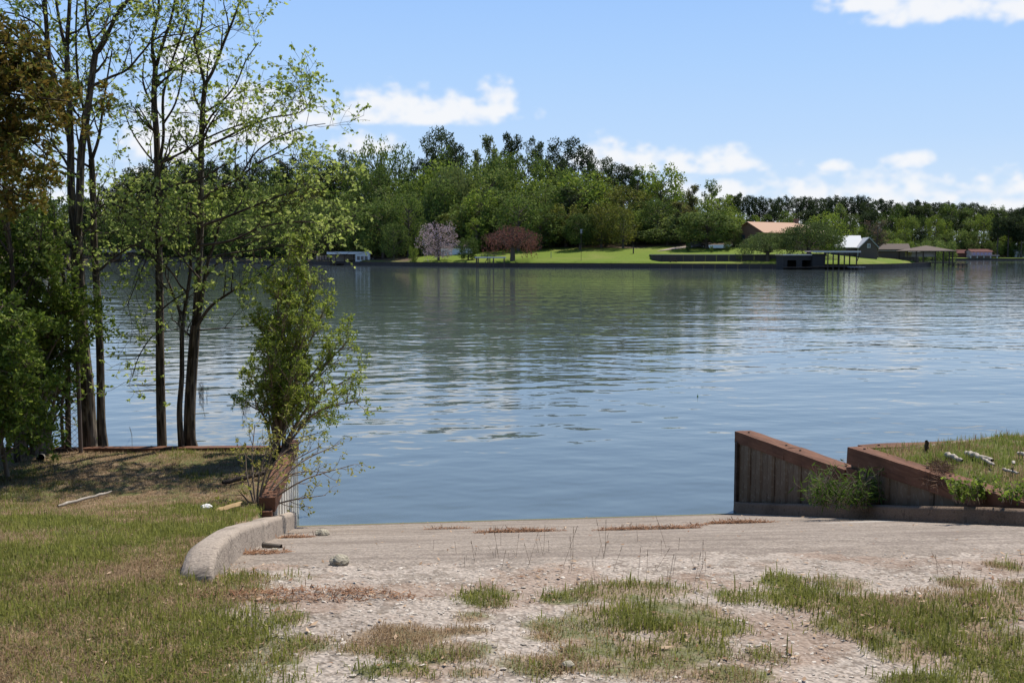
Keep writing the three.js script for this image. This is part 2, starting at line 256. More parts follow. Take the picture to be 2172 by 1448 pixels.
// ------------------------------------------------------------------ the lake: real ripple slopes, no two tiles in step
{
  const r = mulberry(31), N = 1024;
  function waves(T, n, l0, l1, spread, rms) {                  // slopes of periodic waves over a tile of T metres
    const set = []; let tot = 0;
    while (set.length < n) { const l = l0 * Math.pow(l1 / l0, r()), a = (r() + r() + r() - 1.5) * spread, kx = Math.round(Math.sin(a) * T / l), kz = Math.round(Math.cos(a) * T / l); if (!kx && !kz) continue; const s = (.4 + r()) * Math.pow(l / l1, .25); set.push([kx, kz, r() * 6.283, s]); tot += s * s / 2; }
    const sc = rms / Math.sqrt(tot), sx = new Float32Array(N * N), sz = new Float32Array(N * N), h = new Float32Array(N * N);
    const C = new Float32Array(N * 4 + 1).map((_, i) => Math.cos(i / (N * 4) * 6.283185)), cs = (t) => C[Math.floor((t - Math.floor(t)) * N * 4)];
    for (const [kx, kz, ph, s] of set) { const k = Math.hypot(kx, kz), p0 = ph / 6.283, A = s * sc / (k * 6.283 / T); for (let j = 0; j < N; j++) for (let i = 0; i < N; i++) { const t = (kx * i + kz * j) / N + p0, q = cs(t), o = j * N + i; h[o] += A * cs(t - .25); sx[o] += s * sc * q * kx / k; sz[o] += s * sc * q * kz / k; } }
    return { sx, sz, h };
  }
  const fl = (d, rep) => { const t = new THREE.DataTexture(d, N, N, THREE.RGBAFormat, THREE.FloatType); t.wrapS = t.wrapT = THREE.RepeatWrapping; t.magFilter = THREE.LinearFilter; t.minFilter = THREE.LinearFilter; t.repeat.set(rep, rep); t.needsUpdate = true; return t; };
  const A = waves(19, 64, .16, 1.5, 1.2, .0145), nm = new Float32Array(N * N * 4);
  for (let i = 0; i < N * N; i++) { const x = -A.sx[i], y = -A.sz[i], l = Math.hypot(x, y, 1); nm.set([x / l * .5 + .5, y / l * .5 + .5, 1 / l * .5 + .5, 1], i * 4); }
  const B = waves(83, 40, 1.3, 7, .9, .0062), bm = new Float32Array(N * N * 4); let lo = 1e9, hi = -1e9; for (const x of B.h) { lo = Math.min(lo, x); hi = Math.max(hi, x); }
  for (let i = 0; i < N * N; i++) { const k = (B.h[i] - lo) / (hi - lo); bm.set([k, k, k, 1], i * 4); }
  const g = new THREE.PlaneGeometry(3600, 2400); g.rotateX(-Math.PI / 2); g.translate(0, 0, -1100);
  const P = g.attributes.position, uv = g.attributes.uv; for (let i = 0; i < P.count; i++) uv.setXY(i, P.getX(i), -P.getZ(i));
  const m = new THREE.MeshPhysicalMaterial({ color: rgb(.074, .096, .102), roughness: .025, ior: 1.333, normalMap: fl(nm, 1 / 19), bumpMap: fl(bm, 1 / 83), bumpScale: hi - lo });
  structure('lake_water', g, m);
}
// ------------------------------------------------------------------ ramp walls, bulkheads and kerb
function sheet(w, h, deep = .045) {                                           // one pressed sheet: flat, slope, flat, slope, standing from y = 0
  const t = .012, a = [[0, 0], [w * .34, 0], [w * .44, -deep], [w * .88, -deep], [w * .985, 0]], pts = [...a, ...a.slice().reverse().map(([x, y]) => [x, y + t])];
  const g = prism(pts, h); g.rotateX(-Math.PI / 2); g.translate(0, h / 2, 0);
  return g;                                                     // local x along the wall, y up, local -y of the outline faces +z
}
function wallFrame(name, label, ax, ad, bx, bd, category = 'retaining wall') {  // group with local x from a to b
  const g = thing(name, label, category, [ax, 0, -ad], Math.atan2(-(-bd + ad), bx - ax)); g.userData.L = Math.hypot(bx - ax, bd - ad); const L = g.userData.L; delete g.userData.L; return [g, L];
}
function metres(g, s = 1) { const uv = g.attributes.uv; if (uv) for (let i = 0; i < uv.count; i++) uv.setXY(i, uv.getX(i) * s, uv.getY(i) * s); return g; }
function capBoards(o, L0, L1, top, h, w, off = 0, seed = 1) {      // boards end to end, none quite true, with bolts through them
  const r = mulberry(seed), n = Math.max(1, Math.round((L1 - L0) / 1.3)), l = (L1 - L0) / n, bolt = new THREE.CylinderGeometry(.011, .011, .012, 8);
  for (let k = 0; k < Math.min(n, 9); k++) { const g = new THREE.BoxGeometry(l - .007, h, w, 14, 2, 3), p = g.attributes.position, uv = g.attributes.uv, a = r() * 9; for (let i = 0; i < p.count; i++) { const x = p.getX(i), y = p.getY(i), z = p.getZ(i); uv.setXY(i, x + a, (y + z) * 1.0 + a); p.setXYZ(i, x, y + (fbm(x * 3 + a, z * 9 + y * 5, 3) - .5) * .016, z + (fbm(x * 4 + a + 7, y * 9 + z * 5, 3) - .5) * .014); } g.computeVertexNormals();
    const m = part(o, 'cap_board', g, CAPWOOD); m.position.set(L0 + (k + .5) * l, top - h / 2 + (r() - .5) * .006, off + (r() - .5) * .01); m.rotation.set((r() - .5) * .03, (r() - .5) * .006, 0); for (const t of [-.38, .36]) { const b = part(m, 'bolt', bolt, DARKWOOD); b.position.set(t * l, h / 2 + .005, (r() - .5) * .02); } }
  if (n > 9) part(o, 'cap_board', box((n - 9) * l, h, w, L0 + 9 * l + (n - 9) * l / 2, top - h / 2, off), CAPWOOD);
}
{
  // low wing wall that runs out into the lake
  const [w, L] = wallFrame('wing_wall', 'low wing wall of stained pale sheets under a rust red timber cap, standing out into the lake', wallR(9.32), 9.32, 2.49, 11.33);
  const n = 8, s = sheet(L / n, 1.45, .016); s.translate(0, -.66, 0);
  for (let k = 0; k < n; k++) { const m = part(w, 'panel', s, PANEL); m.position.set((k + 1) * L / n, 0, .0 - (k % 2) * .006); m.rotation.y = Math.PI; }
  capBoards(w, 0, L + .09, .875, .12, .19, .07, 3);
  part(w, 'waler', box(L, .12, .06, L / 2, .62, .05), DARKWOOD);
  part(w, 'end_post', box(.05, 1.5, .08, L + .02, .01, .0), DARKWOOD);
}
{
  const [w, L] = wallFrame('return_wall', 'sloping rust red capped retaining wall holding the grassy bank beside the ramp', wallR(9.27), 9.27, wallR(5.9), 5.9);
  const n = 12;
  for (let k = 0; k < n; k++) { const x0 = k * L / n, d = 9.27 - (k + .5) / n * 3.37, low = rampH(wallR(d), d) - .25, s = sheet(L / n, 1.0 - low, .016); s.translate(0, low, 0); const m = part(w, 'panel', s, PANEL); m.position.set(x0, 0, -.01 + (k % 2) * .006); }
  capBoards(w, -.03, L, 1.085, .15, .17, -.06, 4);
  part(w, 'corner_post', box(.17, 1.15, .17, .055, .33, -.062), CAPWOOD);
  part(w, 'waler', box(L, .15, .05, L / 2, .50, -.05), DARKWOOD);
  part(w, 'brace_board', box(.08, .42, .03, 1.62, .72, .042), CAPWOOD);
  // shore bulkhead from the corner
  const [b, M] = wallFrame('shore_bulkhead', 'straight timber capped bulkhead edging the grassy bank beside the stub of a post', wallR(9.27) + .07, 9.33, 24, shoreR(24) + .02, 'bulkhead');
  capBoards(b, .06, M, 1.08, .13, .18, 0, 5);
  part(b, 'face_board', box(M, 1.9, .08, M / 2, .02, -.05), GREYWOOD);
}
{
  const [w, L] = wallFrame('wing_wall', 'short wing wall of ribbed white sheets with a red brown timber cap beside the leafy shrub', wallL(8.66), 8.66, wallL(11.2), 11.2);
  const n = 10, hgt = 1.15, s = sheet(L / n, hgt); s.translate(0, -.42, 0);
  for (let k = 0; k < n; k++) { const m = part(w, 'panel', s, VINYL); m.position.set(k * L / n + L / n, 0, 0); m.rotation.y = Math.PI; m.position.x = (k + 1) * L / n; }
  capBoards(w, -.1, L + .06, .80, .12, .13, -.045, 6);
  part(w, 'end_post', box(.1, .55, .1, -.12, .42, -.05), CAPWOOD);
  const [b, M] = wallFrame('shore_bulkhead', 'low bulkhead with an orange brown timber cap along the lawn behind the thin trees', wallL(11.2) - .06, 11.31, -26, shoreL(-26) + .03, 'bulkhead');
  capBoards(b, .06, M, .725, .07, .12, 0, 7);
  part(b, 'face_board', box(M, 1.6, .08, M / 2, -.1, .05), GREYWOOD);
}
function loft(sections) {                                        // closed rings joined, with end caps
  const p = [], uv = [], idx = [], n = sections[0].length; let run = 0;
  sections.forEach((s, k) => { if (k) run += s[0].distanceTo(sections[k - 1][0]); let c = 0; s.forEach((q, j) => { if (j) c += q.distanceTo(s[j - 1]); p.push(q.x, q.y, q.z); uv.push(c, run); }); });
  for (let k = 0; k + 1 < sections.length; k++) for (let j = 0; j + 1 < n; j++) { const a = k * n + j; idx.push(a, a + n, a + 1, a + 1, a + n, a + n + 1); }
  for (const [k, f] of [[0, 1], [sections.length - 1, 0]]) for (let j = 1; j + 1 < n; j++) { const a = k * n; f ? idx.push(a, a + j, a + j + 1) : idx.push(a, a + j + 1, a + j); }
  const g = new THREE.BufferGeometry(); g.setAttribute('position', new THREE.Float32BufferAttribute(p, 3)); g.setAttribute('uv', new THREE.Float32BufferAttribute(uv, 2)); g.setIndex(idx); g.computeVertexNormals(); return g;
}
{
  const sec = [], steps = 44, d0 = 4.9, d1 = 10.15;
  for (let k = 0; k <= steps; k++) {
    const t = Math.pow(k / steps, 1.5), d = lerp(d0, d1, t), x = kerbX(d), s = d - d0, rise = s < .34 ? Math.sqrt(Math.max(0, 1 - ((.34 - s) / .34) ** 2)) : 1;
    const wob = (fbm(d * 3, 4, 3) - .5) * .016 - (Math.abs(d - 7.45) < .03 ? .012 : 0), g = rampH(x, d), top = g + .17 * rise - .01 + wob, w = .18, low = g - .3, r = .035, q = [];
    q.push(V(x, low, -d), V(x + wob, top - r, -d), V(x - r * .3, top - r * .25, -d), V(x - r, top, -d), V(x - w + .06, top - .004, -d), V(x - w + .015, top - .03, -d), V(x - w, top - .08, -d), V(x - w, low, -d)); sec.push(q);
  }
  single('kerb', loft(sec), CONCRETE, 'weathered concrete kerb with a rounded nose between the lawn and the ramp', 'kerb', null, 'structure');
  const s2 = [];
  for (let k = 0; k <= 30; k++) { const d = lerp(11.36, 5.7, k / 30), x = wallR(d) - .03, g = rampH(x, d), top = Math.max(g + .12, .1) + (fbm(d * 2, 9, 3) - .5) * .02, w = (.13 + (fbm(d * 1.3, 2, 2) - .5) * .05) * sstep(11.6, 10.4, d); s2.push([V(x, g - .3, -d), V(x, top, -d), V(x - w * .85, top, -d), V(x - w, top - .03, -d), V(x - w - .02, g - .3, -d)]); }
  single('wall_footing', loft(s2), std({ map: concTex, bumpMap: concBump, bumpScale: .006, color: rgb(.48, .41, .36) }), 'rough concrete footing along the base of the rust red capped wall', 'footing', null, 'structure');
}

// ------------------------------------------------------------------ near trees and shrubs
const tint = (r, a, b, w = .25) => { const t = r(), k = 1 - w + r() * 2 * w; return mixc(a, b, t).map((x) => x * k); };
function perp(t, r) { const u = V(...unit(r)); return u.sub(t.clone().multiplyScalar(u.dot(t))).normalize(); }
function sprout(T, Lf, r, p, dir, len, rad, lev, o) {            // one limb with its side limbs and leaves
  const n = lev >= o.levels ? 3 : 5, pts = [p.clone()], rr = [rad]; let d = dir.clone(), q = p.clone();
  for (let k = 1; k <= n; k++) { d.add(V(...unit(r)).multiplyScalar(o.wild * (lev >= o.levels ? 1.3 : 1))); d.y += o.up * (lev > 1 ? .5 : 1); d.normalize(); q = q.clone().add(d.clone().multiplyScalar(len / n)); pts.push(q); rr.push(Math.max(o.minR, rad * (1 - k / n * .72))); }
  T.add(pts, rr, lev <= 1 ? 6 : lev === 2 ? 4 : 3);
  spread(T, Lf, r, pts, rr, len, lev, o, .25);
}
function spread(T, Lf, r, pts, rr, len, lev, o, from) {
  const n = pts.length - 1;
  if (lev < o.levels) {
    const kids = Math.round(o.kids[Math.min(lev, o.kids.length - 1)] * (.75 + r() * .5) * (o.byLength && lev === 0 ? len : 1));
    for (let k = 0; k < kids; k++) {
      const t = (from + (1 - from) * (k + r()) / kids) * n, i = Math.min(n - 1, Math.floor(t)), p = pts[i].clone().lerp(pts[i + 1], t - i), tan = pts[i + 1].clone().sub(pts[i]).normalize(), side = perp(tan, r);
      if (o.lean) side.add(o.lean).normalize();
      const dir = tan.multiplyScalar(o.along).add(side).normalize();
      sprout(T, Lf, r, p, dir, (o.len[Math.min(lev, o.len.length - 1)]) * (.55 + r() * .7) * (1 - .35 * t / n), Math.min(rr[i] * .6, o.rad[Math.min(lev, o.rad.length - 1)]), lev + 1, o);
    }
  }
  if (lev >= o.leafFrom) {
    const m = Math.round(o.leaves * (.5 + r()) * (lev === o.levels ? 1 : .4));
    for (let k = 0; k < m; k++) {
      const t = (lev === o.levels ? .5 + .5 * Math.sqrt(r()) : r()) * n, i = Math.min(n - 1, Math.floor(t)), p = pts[i].clone().lerp(pts[i + 1], t - i);
      const d = unit(r), s = o.leafSize * (.6 + r() * .75), nrm = unit(r); d[1] = d[1] * .8 + (o.droop || 0);
      Lf.add(p.x + (r() - .5) * o.fuzz, p.y + (r() - .5) * o.fuzz, p.z + (r() - .5) * o.fuzz, ...d, nrm[0], nrm[1] + .5, nrm[2], s, s * o.leafW, tint(r, o.c0, o.c1));
    }
  }
}
const px3 = (list, d) => list.map(([x, y, dd = 0]) => at(x, y, d + dd));
function plant(name, label, category, base, stems, opts, mats, group, seed) { // stems: [points, base radius, tip radius, from]; points are in the world
  const g = thing(name, label, category, [base.x, base.y, base.z], 0, group), T = new Tubes(), F = new Leaves(), r = mulberry(seed);
  for (const [pts, r0, r1, from = .3, own = {}] of stems) {
    const rel = pts.map((p) => p.clone().sub(base)), n = Math.max(6, Math.round(rel.length * 3)), c = rel.length > 2 ? curve(rel, n) : rel, m = c.length - 1;
    const rr = c.map((_, i) => (opts.slim || 1) * lerp(r0, r1, Math.pow(i / m, .8)) * (own.flare && i / m < .12 ? 1 + own.flare * (1 - i / m / .12) ** 2 : 1));
    T.add(c, rr, r0 > .04 ? 10 : 6); let len = 0; for (let i = 1; i < c.length; i++) len += c[i].distanceTo(c[i - 1]);
    spread(T, F, r, c, rr, len, own.level || 0, { ...opts, ...own }, from);
  }
  part(g, 'trunk', T.build(), mats[0]); part(g, 'crown', F.build(), mats[1]); return g;
}
const LEAF = leafMat(1, 1, 1, .5, .97);
const young = { slim: .78, levels: 3, leafFrom: 2, kids: [3.2, 4.3, 3.6], byLength: true, len: [.75, .42, .24], rad: [.016, .007, .004], minR: .0018, wild: .24, up: .10, along: .75, leaves: 5.2, leafSize: .045, leafW: .62, fuzz: .025, c0: [.24, .32, .05], c1: [.45, .51, .15], droop: -.15 };
{
  // the forked tree with two tall stems
  const D = 11.35, b = at(192, 948, D); b.y = bankH(b.x, -b.z) - .03;
  plant('young_tree', 'tall forked tree with a thick dark leaning trunk beside the pale log', 'tree', b, [
    [[b, ...px3([[184, 850], [174, 740], [166, 620], [161, 500]], D)], .115, .085, .75, { flare: .7, kids: [.8, 4, 4] }],
    [px3([[161, 505], [152, 440], [149, 350], [148, 295], [133, 240], [118, 180], [104, 125], [98, 60], [92, -40], [88, -140]], D), .062, .022, .2],
    [px3([[148, 300], [147, 240], [142, 170], [141, 100], [146, 20], [150, -80]], D), .05, .02, .2],
    [px3([[141, 110], [128, 60], [118, 0], [110, -70]], D), .028, .012, .1],
    [px3([[163, 500], [168, 420], [172, 320], [181, 260], [192, 180], [201, 116]], D - .1), .058, .04, .2],
    [px3([[201, 116], [228, 70], [252, 22], [280, -10], [310, -60]], D - .1), .034, .014, .1],
    [px3([[201, 116], [190, 80], [182, 30], [178, -60]], D), .028, .012, .1],
    [px3([[108, 140], [70, 110], [35, 76], [-5, 46], [-50, 30]], D, -.2), .03, .012, .1],
    [px3([[99, 85], [80, 54], [40, 32], [-10, 22]], D), .02, .009, .1],
    [px3([[190, 185], [232, 164], [268, 148], [300, 112], [330, 82], [400, 70]], D - .2), .022, .008, .2],
    [px3([[165, 610], [140, 560], [105, 520], [60, 490]], D - .3), .018, .008, .1]], young, [BARK, LEAF], 'thin trees by the shore', 11);
  const b2 = at(214, 942, 11.5); b2.y = bankH(b2.x, -11.5 + 23) ; b2.y = .69;
  plant('young_tree', 'slim single-stemmed dark tree standing against the forked leaning trunk', 'tree', b2, [
    [[b2, ...px3([[213, 850], [211, 740], [205, 620], [198, 500], [196, 400], [193, 338]], 11.5)], .062, .04, .55, { flare: .6, kids: [1.4, 4, 4] }],
    [px3([[193, 340], [186, 290], [178, 240], [165, 170], [160, 80], [165, -40]], 11.5), .03, .01, .1],
    [px3([[194, 338], [208, 295], [216, 240], [226, 170], [238, 100]], 11.4), .026, .008, .1],
    [px3([[200, 560], [182, 520], [172, 490]], 11.3), .014, .006, .1],
    [px3([[197, 450], [230, 430], [270, 450], [300, 470]], 11.1), .016, .006, .1, { kids: [5.2, 4.7, 3.7] }],
    [px3([[202, 580], [250, 540], [290, 520], [310, 540], [292, 590], [268, 650]], 10.9), .016, .005, .1, { kids: [4.5, 4.7, 3.7] }]], young, [BARK, LEAF], 'thin trees by the shore', 12);
}
{
  const D = 11.38, b = at(347, 944, D); b.y = bankH(b.x, -b.z) - .03;
  plant('young_tree', 'straight dark tree in the middle of the lawn edge, swept toward its foot', 'tree', b, [
    [[b, ...px3([[341, 880], [339, 780], [338, 650], [336, 540], [334, 430], [332, 300], [326, 205], [329, 142]], D)], .072, .034, .5, { flare: .8, kids: [1.6, 4, 4] }],
    [px3([[329, 145], [322, 90], [334, 30], [338, -40], [345, -120]], D), .026, .012, .1],
    [px3([[329, 145], [345, 92], [361, 44], [374, -20], [385, -90]], D), .026, .012, .1],
    [px3([[338, 345], [346, 290], [345, 205], [356, 160], [371, 110], [386, 70], [400, 20]], D - .1), .024, .01, .1],
    [px3([[346, 262], [370, 222], [384, 170], [392, 110], [420, 60]], D - .15), .016, .007, .1],
    [px3([[335, 418], [366, 394], [430, 378], [470, 352], [512, 330]], D - .2), .024, .008, .15],
    [px3([[340, 345], [382, 325], [440, 292], [505, 266], [560, 256]], D - .3), .02, .007, .15],
    [px3([[332, 350], [306, 320], [280, 280], [262, 235]], D), .016, .006, .1],
    [px3([[336, 500], [300, 470], [262, 450], [236, 470]], D - .2), .02, .006, .1, { kids: [5.5, 4.6, 3.6] }],
    [px3([[336, 560], [310, 530], [270, 520], [240, 540]], D - .4), .016, .006, .1, { kids: [5.5, 4.6, 3.6] }],
    [px3([[338, 660], [362, 640], [400, 615], [420, 600]], D - .2), .014, .006, .1],
    [px3([[338, 700], [316, 720], [292, 760], [280, 800]], D - .2), .012, .005, .2]], young, [BARK, LEAF], 'thin trees by the shore', 13);
  const b3 = at(401, 944, 11.42); b3.y = .68;
  plant('young_tree', 'twin-forked dark tree whose long low limbs reach out over the lake', 'tree', b3, [
    [[b3, ...px3([[402, 870], [407, 780], [414, 690]], 11.42)], .085, .07, .8, { flare: .5, kids: [.6, 4, 4] }],
    [px3([[414, 692], [421, 570], [425, 440], [426, 320], [429, 240], [434, 178]], 11.42), .055, .032, .35, { kids: [2.4, 4, 4] }],
    [px3([[417, 690], [432, 606], [440, 556], [458, 505], [470, 440]], 11.4), .04, .012, .3],
    [px3([[418, 690], [446, 650], [488, 620], [530, 596], [580, 560]], 11.1), .028, .01, .25],
    [px3([[434, 180], [418, 112], [411, 84], [424, 60], [431, 0], [440, -80]], 11.4), .022, .01, .1],
    [px3([[434, 180], [452, 148], [475, 88], [490, 52], [512, -10], [520, -70]], 11.35), .026, .01, .1],
    [px3([[426, 428], [452, 404], [500, 382], [546, 346], [600, 318], [640, 290]], 11.2), .026, .007, .2, { kids: [4.5, 4.7, 3.7] }],
    [px3([[428, 314], [470, 296], [520, 270], [570, 250], [640, 236], [665, 200]], 11.3), .022, .006, .2, { kids: [4.5, 4.7, 3.7] }],
    [px3([[430, 240], [468, 216], [500, 178], [520, 130], [548, 90]], 11.3), .018, .006, .15],
    [px3([[508, 376], [545, 320], [600, 286], [650, 268], [690, 262]], 11.1), .014, .005, .1, { kids: [4.5, 4.7, 3.7] }],
    [px3([[425, 480], [500, 452], [580, 420], [650, 400], [712, 410]], 11.0), .024, .007, .2, { kids: [5.2, 4.7, 3.7] }],
    [px3([[424, 520], [490, 510], [560, 480], [640, 470], [716, 480]], 10.9), .022, .007, .2, { kids: [5.2, 4.7, 3.7] }],
    [px3([[424, 550], [470, 540], [540, 530], [610, 520], [690, 540]], 10.8), .018, .006, .2, { kids: [5.2, 4.7, 3.7] }],
    [px3([[422, 590], [396, 560], [370, 530], [350, 520]], 11.0), .016, .006, .15, { kids: [4.5, 4.7, 3.7] }],
    [px3([[416, 700], [470, 696], [540, 690], [590, 670]], 11.0), .012, .004, .2]], young, [BARK, LEAF], 'thin trees by the shore', 14);
  const b4 = at(384, 946, 11.3); b4.y = .68;
  plant('young_tree', 'thin kinked sapling stem hung with grey moss, close against the twin-forked tree', 'tree', b4, [
    [[b4, ...px3([[380, 870], [385, 800], [386, 700], [394, 640], [404, 560], [398, 500], [405, 430]], 11.3)], .045, .014, .45, { kids: [2, 4, 4] }],
    [px3([[387, 690], [376, 650], [362, 610], [350, 580], [360, 540]], 11.2), .018, .006, .2]], young, [BARK, LEAF], 'thin trees by the shore', 15);
}
{ // leafy many-stemmed shrub at the wall corner
  const b = V(-2.5, .66, -11.0), st = [], r = mulberry(21);
  for (const [x0, x, y, k] of [[0, 560, 690, .03], [0, 590, 600, .03], [0, 615, 520, .035], [0, 640, 530, .03], [0, 660, 600, .03], [0, 690, 650, .03], [0, 740, 720, .025], [0, 745, 800, .025], [0, 760, 850, .02], [0, 540, 800, .02], [0, 530, 860, .02], [0, 600, 680, .03], [0, 650, 700, .03], [0, 690, 760, .025], [0, 700, 880, .02], [0, 620, 800, .025], [0, 570, 760, .025]]) {
    const e = at(x, y, 10.9 + (r() - .5) * 1.1), m = b.clone().lerp(e, .5).add(V(0, .18, 0)); st.push([[b.clone().add(V((r() - .5) * .15, 0, (r() - .5) * .15)), m, e], k * .8, .006, .16]);
  }
  plant('leafy_shrub', 'big dense many-stemmed green shrub overhanging the lake at the wall corner', 'shrub', b, st,
    { levels: 2, leafFrom: 1, kids: [11, 6], byLength: true, len: [.34, .17], rad: [.007, .003], minR: .0015, wild: .2, up: .16, along: .95, leaves: 17, leafSize: .036, leafW: .38, fuzz: .035, c0: [.15, .22, .026], c1: [.38, .43, .075], droop: .1 }, [TWIG, LEAF], null, 22);
}
{ // thin yellow-green shrub by the end of the wing wall
  const b = V(-2.16, .64, -8.72), st = [];
  for (const [x, y, dd, c] of [[750, 985, .2, .02], [690, 1050, .3, -.02], [700, 1000, .4, .1], [680, 945, .5, .05], [610, 900, .3, 0], [575, 930, .1, 0], [520, 960, .2, 0], [540, 900, .4, 0], [650, 930, .2, .1], [505, 1040, -.1, 0], [720, 940, .5, .05], [600, 985, -.1, 0]]) {
    const e = at(x, y, 8.7 + dd), m = b.clone().lerp(e, .5).add(V(-.03, .04 + c, 0)); st.push([[b.clone(), m, e], .012, .003, .3]);
  }
  plant('thin_shrub', 'sparse twiggy shrub with small yellow green leaves leaning over the water by the wing wall', 'shrub', b, st,
    { levels: 2, leafFrom: 1, kids: [8, 3], byLength: true, len: [.22, .12], rad: [.004, .002], minR: .0013, wild: .22, up: .05, along: 1.1, leaves: 5, leafSize: .032, leafW: .5, fuzz: .02, c0: [.27, .29, .05], c1: [.42, .38, .10] }, [TWIG, LEAF], null, 23);
}
{ // the thicket on the far end of the lawn edge
  const dense = { levels: 2, leafFrom: 1, kids: [8, 6], byLength: true, len: [.42, .2], rad: [.01, .004], minR: .0018, wild: .25, up: .06, along: .8, leaves: 18, leafSize: .052, leafW: .46, fuzz: .06, c0: [.09, .155, .02], c1: [.28, .35, .06] };
  const bush = (name, label, b, tips, d, seed, o = {}, group) => { const r = mulberry(seed), st = tips.map(([x, y, dd = 0]) => { const e = at(x, y, d + dd + (r() - .5) * .5), m = b.clone().lerp(e, .5).add(V((r() - .5) * .1, .25, (r() - .5) * .1)); return [[b.clone().add(V((r() - .5) * .4, 0, (r() - .5) * .3)), m, e], .022, .006, .18]; }); return plant(name, label, 'shrub', b, st, { ...dense, ...o }, [TWIG, LEAF], group, seed + 1); };
  bush('leafy_bush', 'tall green leafy bush filling the lawn corner under the bronze-leaved branch', V(-5.15, .68, -11.0), [[-60, 430], [0, 440], [50, 450], [90, 470], [20, 520], [70, 540], [110, 560], [-40, 560], [130, 600], [40, 620], [90, 660], [0, 680], [140, 690], [60, 740], [110, 760], [-30, 500], [165, 640], [190, 690]], 11.0, 41);
  bush('leafy_bush', 'bright leafed low bush spilling onto the lawn edge with deep shade beneath it', V(-4.95, .70, -9.75), [[-40, 640], [0, 650], [40, 700], [70, 760], [20, 800], [50, 860], [-10, 880], [80, 900], [30, 940], [100, 850], [-50, 760], [60, 690]], 9.7, 43);
  bush('leafy_bush', 'loose twiggy bush behind the thin dark sapling stems beside the lake', V(-5.0, .68, -11.2), [[60, 780], [100, 800], [130, 850], [90, 880], [160, 820], [40, 860], [125, 790], [70, 900], [150, 900]], 11.25, 45, { leaves: 8, kids: [5, 4] });
  const stem = (label, b, pts, rad, seed, d) => plant('sapling', label, 'tree', b, [[[b, ...px3(pts, d)], rad, rad * .4, .5]], { ...young, kids: [2.2, 4, 4] }, [BARK, LEAF], null, seed);
  stem('dark sapling trunk rising through the loose twiggy bush', at(143, 930, 11.2).setY(.66), [[143, 850], [142, 740], [138, 640], [130, 560], [118, 500], [112, 440]], .042, 51, 11.2);
  stem('dark trunk half hidden in the green thicket at the edge of the lawn', at(35, 960, 10.6).setY(.68), [[34, 850], [30, 700], [24, 560], [10, 420]], .05, 53, 10.6);
  // bronze and olive leaved branch that hangs in from an evergreen tree
  const b = V(-5.9, .75, -8.9), st = [], r = mulberry(61); const top = V(-5.5, 5.2, -8.8);
  st.push([[b, V(-5.85, 2.2, -8.9), V(-5.7, 3.8, -8.85), top], .16, .09, .8, { kids: [1, 4] }]);
  for (const [x, y] of [[100, 120], [60, 110], [20, 90], [-20, 140], [95, 190], [50, 200], [110, 250], [70, 280], [20, 250], [100, 330], [60, 350], [90, 400], [20, 340], [40, 410], [-10, 400], [175, 235], [150, 215], [0, 180], [80, 150], [30, 300], [-40, 250], [65, 430], [85, 240], [45, 150], [10, 420]]) { const e = at(x, y, 8.7 + (r() - .5) * .9), s = V(-5.6, 3.6 + r() * 1.4, -8.85), m = s.clone().lerp(e, .5).add(V(0, .2, 0)); st.push([[s, m, e], .024, .006, .35]); }
  plant('evergreen_oak', 'evergreen tree with glossy olive and bronze leaves overhanging the green thicket', 'tree', b, st,
    { levels: 2, leafFrom: 1, kids: [6, 6], byLength: true, len: [.34, .18], rad: [.009, .004], minR: .0018, wild: .25, up: -.02, along: .8, leaves: 13, leafSize: .06, leafW: .42, fuzz: .05, c0: [.10, .135, .022], c1: [.21, .135, .03] }, [BARK, leafMat(1, 1, 1, .35, .9)], null, 62);
}
// ------------------------------------------------------------------ the far shore: land, bulkhead, lawns
const colX = (px, d) => (px - 1086) / FOC * d / (CP - (724 - 545) / FOC * SP * 0 ) * CP;   // column to metres at depth d, near eye level
const SHORE = [[-500, 540], [-200, 490], [0, 450], [230, 418], [480, 345], [700, 285], [880, 252], [1100, 232], [1400, 216.5], [1640, 208], [1820, 197], [1900, 213], [1975, 248]].map(([p, d]) => [at(p, 545, d).x, d]);
const LAND = [...SHORE, [108, 276], [126, 330], [160, 440], [196, 546], [262, 546], [420, 560], [900, 620], [900, 1400], [-900, 1400], [-900, 600]];
function inland(x, d) {                                          // metres inside the shoreline, negative over water
  let best = 1e9, ins = false;
  for (let i = 0, j = LAND.length - 1; i < LAND.length; j = i++) {
    const [ax, ad] = LAND[j], [bx, bd] = LAND[i], ex = bx - ax, ed = bd - ad, t = clamp(((x - ax) * ex + (d - ad) * ed) / (ex * ex + ed * ed));
    best = Math.min(best, Math.hypot(x - ax - ex * t, d - ad - ed * t));
    if ((ad > d) !== (bd > d) && x < (bx - ax) * (d - ad) / (bd - ad) + ax) ins = !ins;
  }
  return ins ? best : -best;
}
const TERR0 = at(1386, 545, 224).x, TERR1 = at(1660, 545, 216).x;
function farH(x, d) {
  const s = inland(x, d); if (s < 0) return -1.4;
  const east = sstep(95, 150, x), west = sstep(-60, -150, x);
  const lawn = .92 + (s < 36 ? .108 * s : 3.89) * (1 - east * .75) * (1 - west * .3), hill = clamp(s - 36, 0, 120) * lerp(lerp(.13, .06, east), .14, west);
  let h = lawn + hill + (fbm(x * .05, d * .05, 3) - .5) * clamp(s - 30, 0, 30) * .05;
  if (x > TERR0 && x < TERR1 && s < 40) h = s < 10 ? .92 + s * .06 : Math.max(h, 2.62 + (s - 10) * .06);
  return lerp(-1.4, h, clamp(s / 3));
}
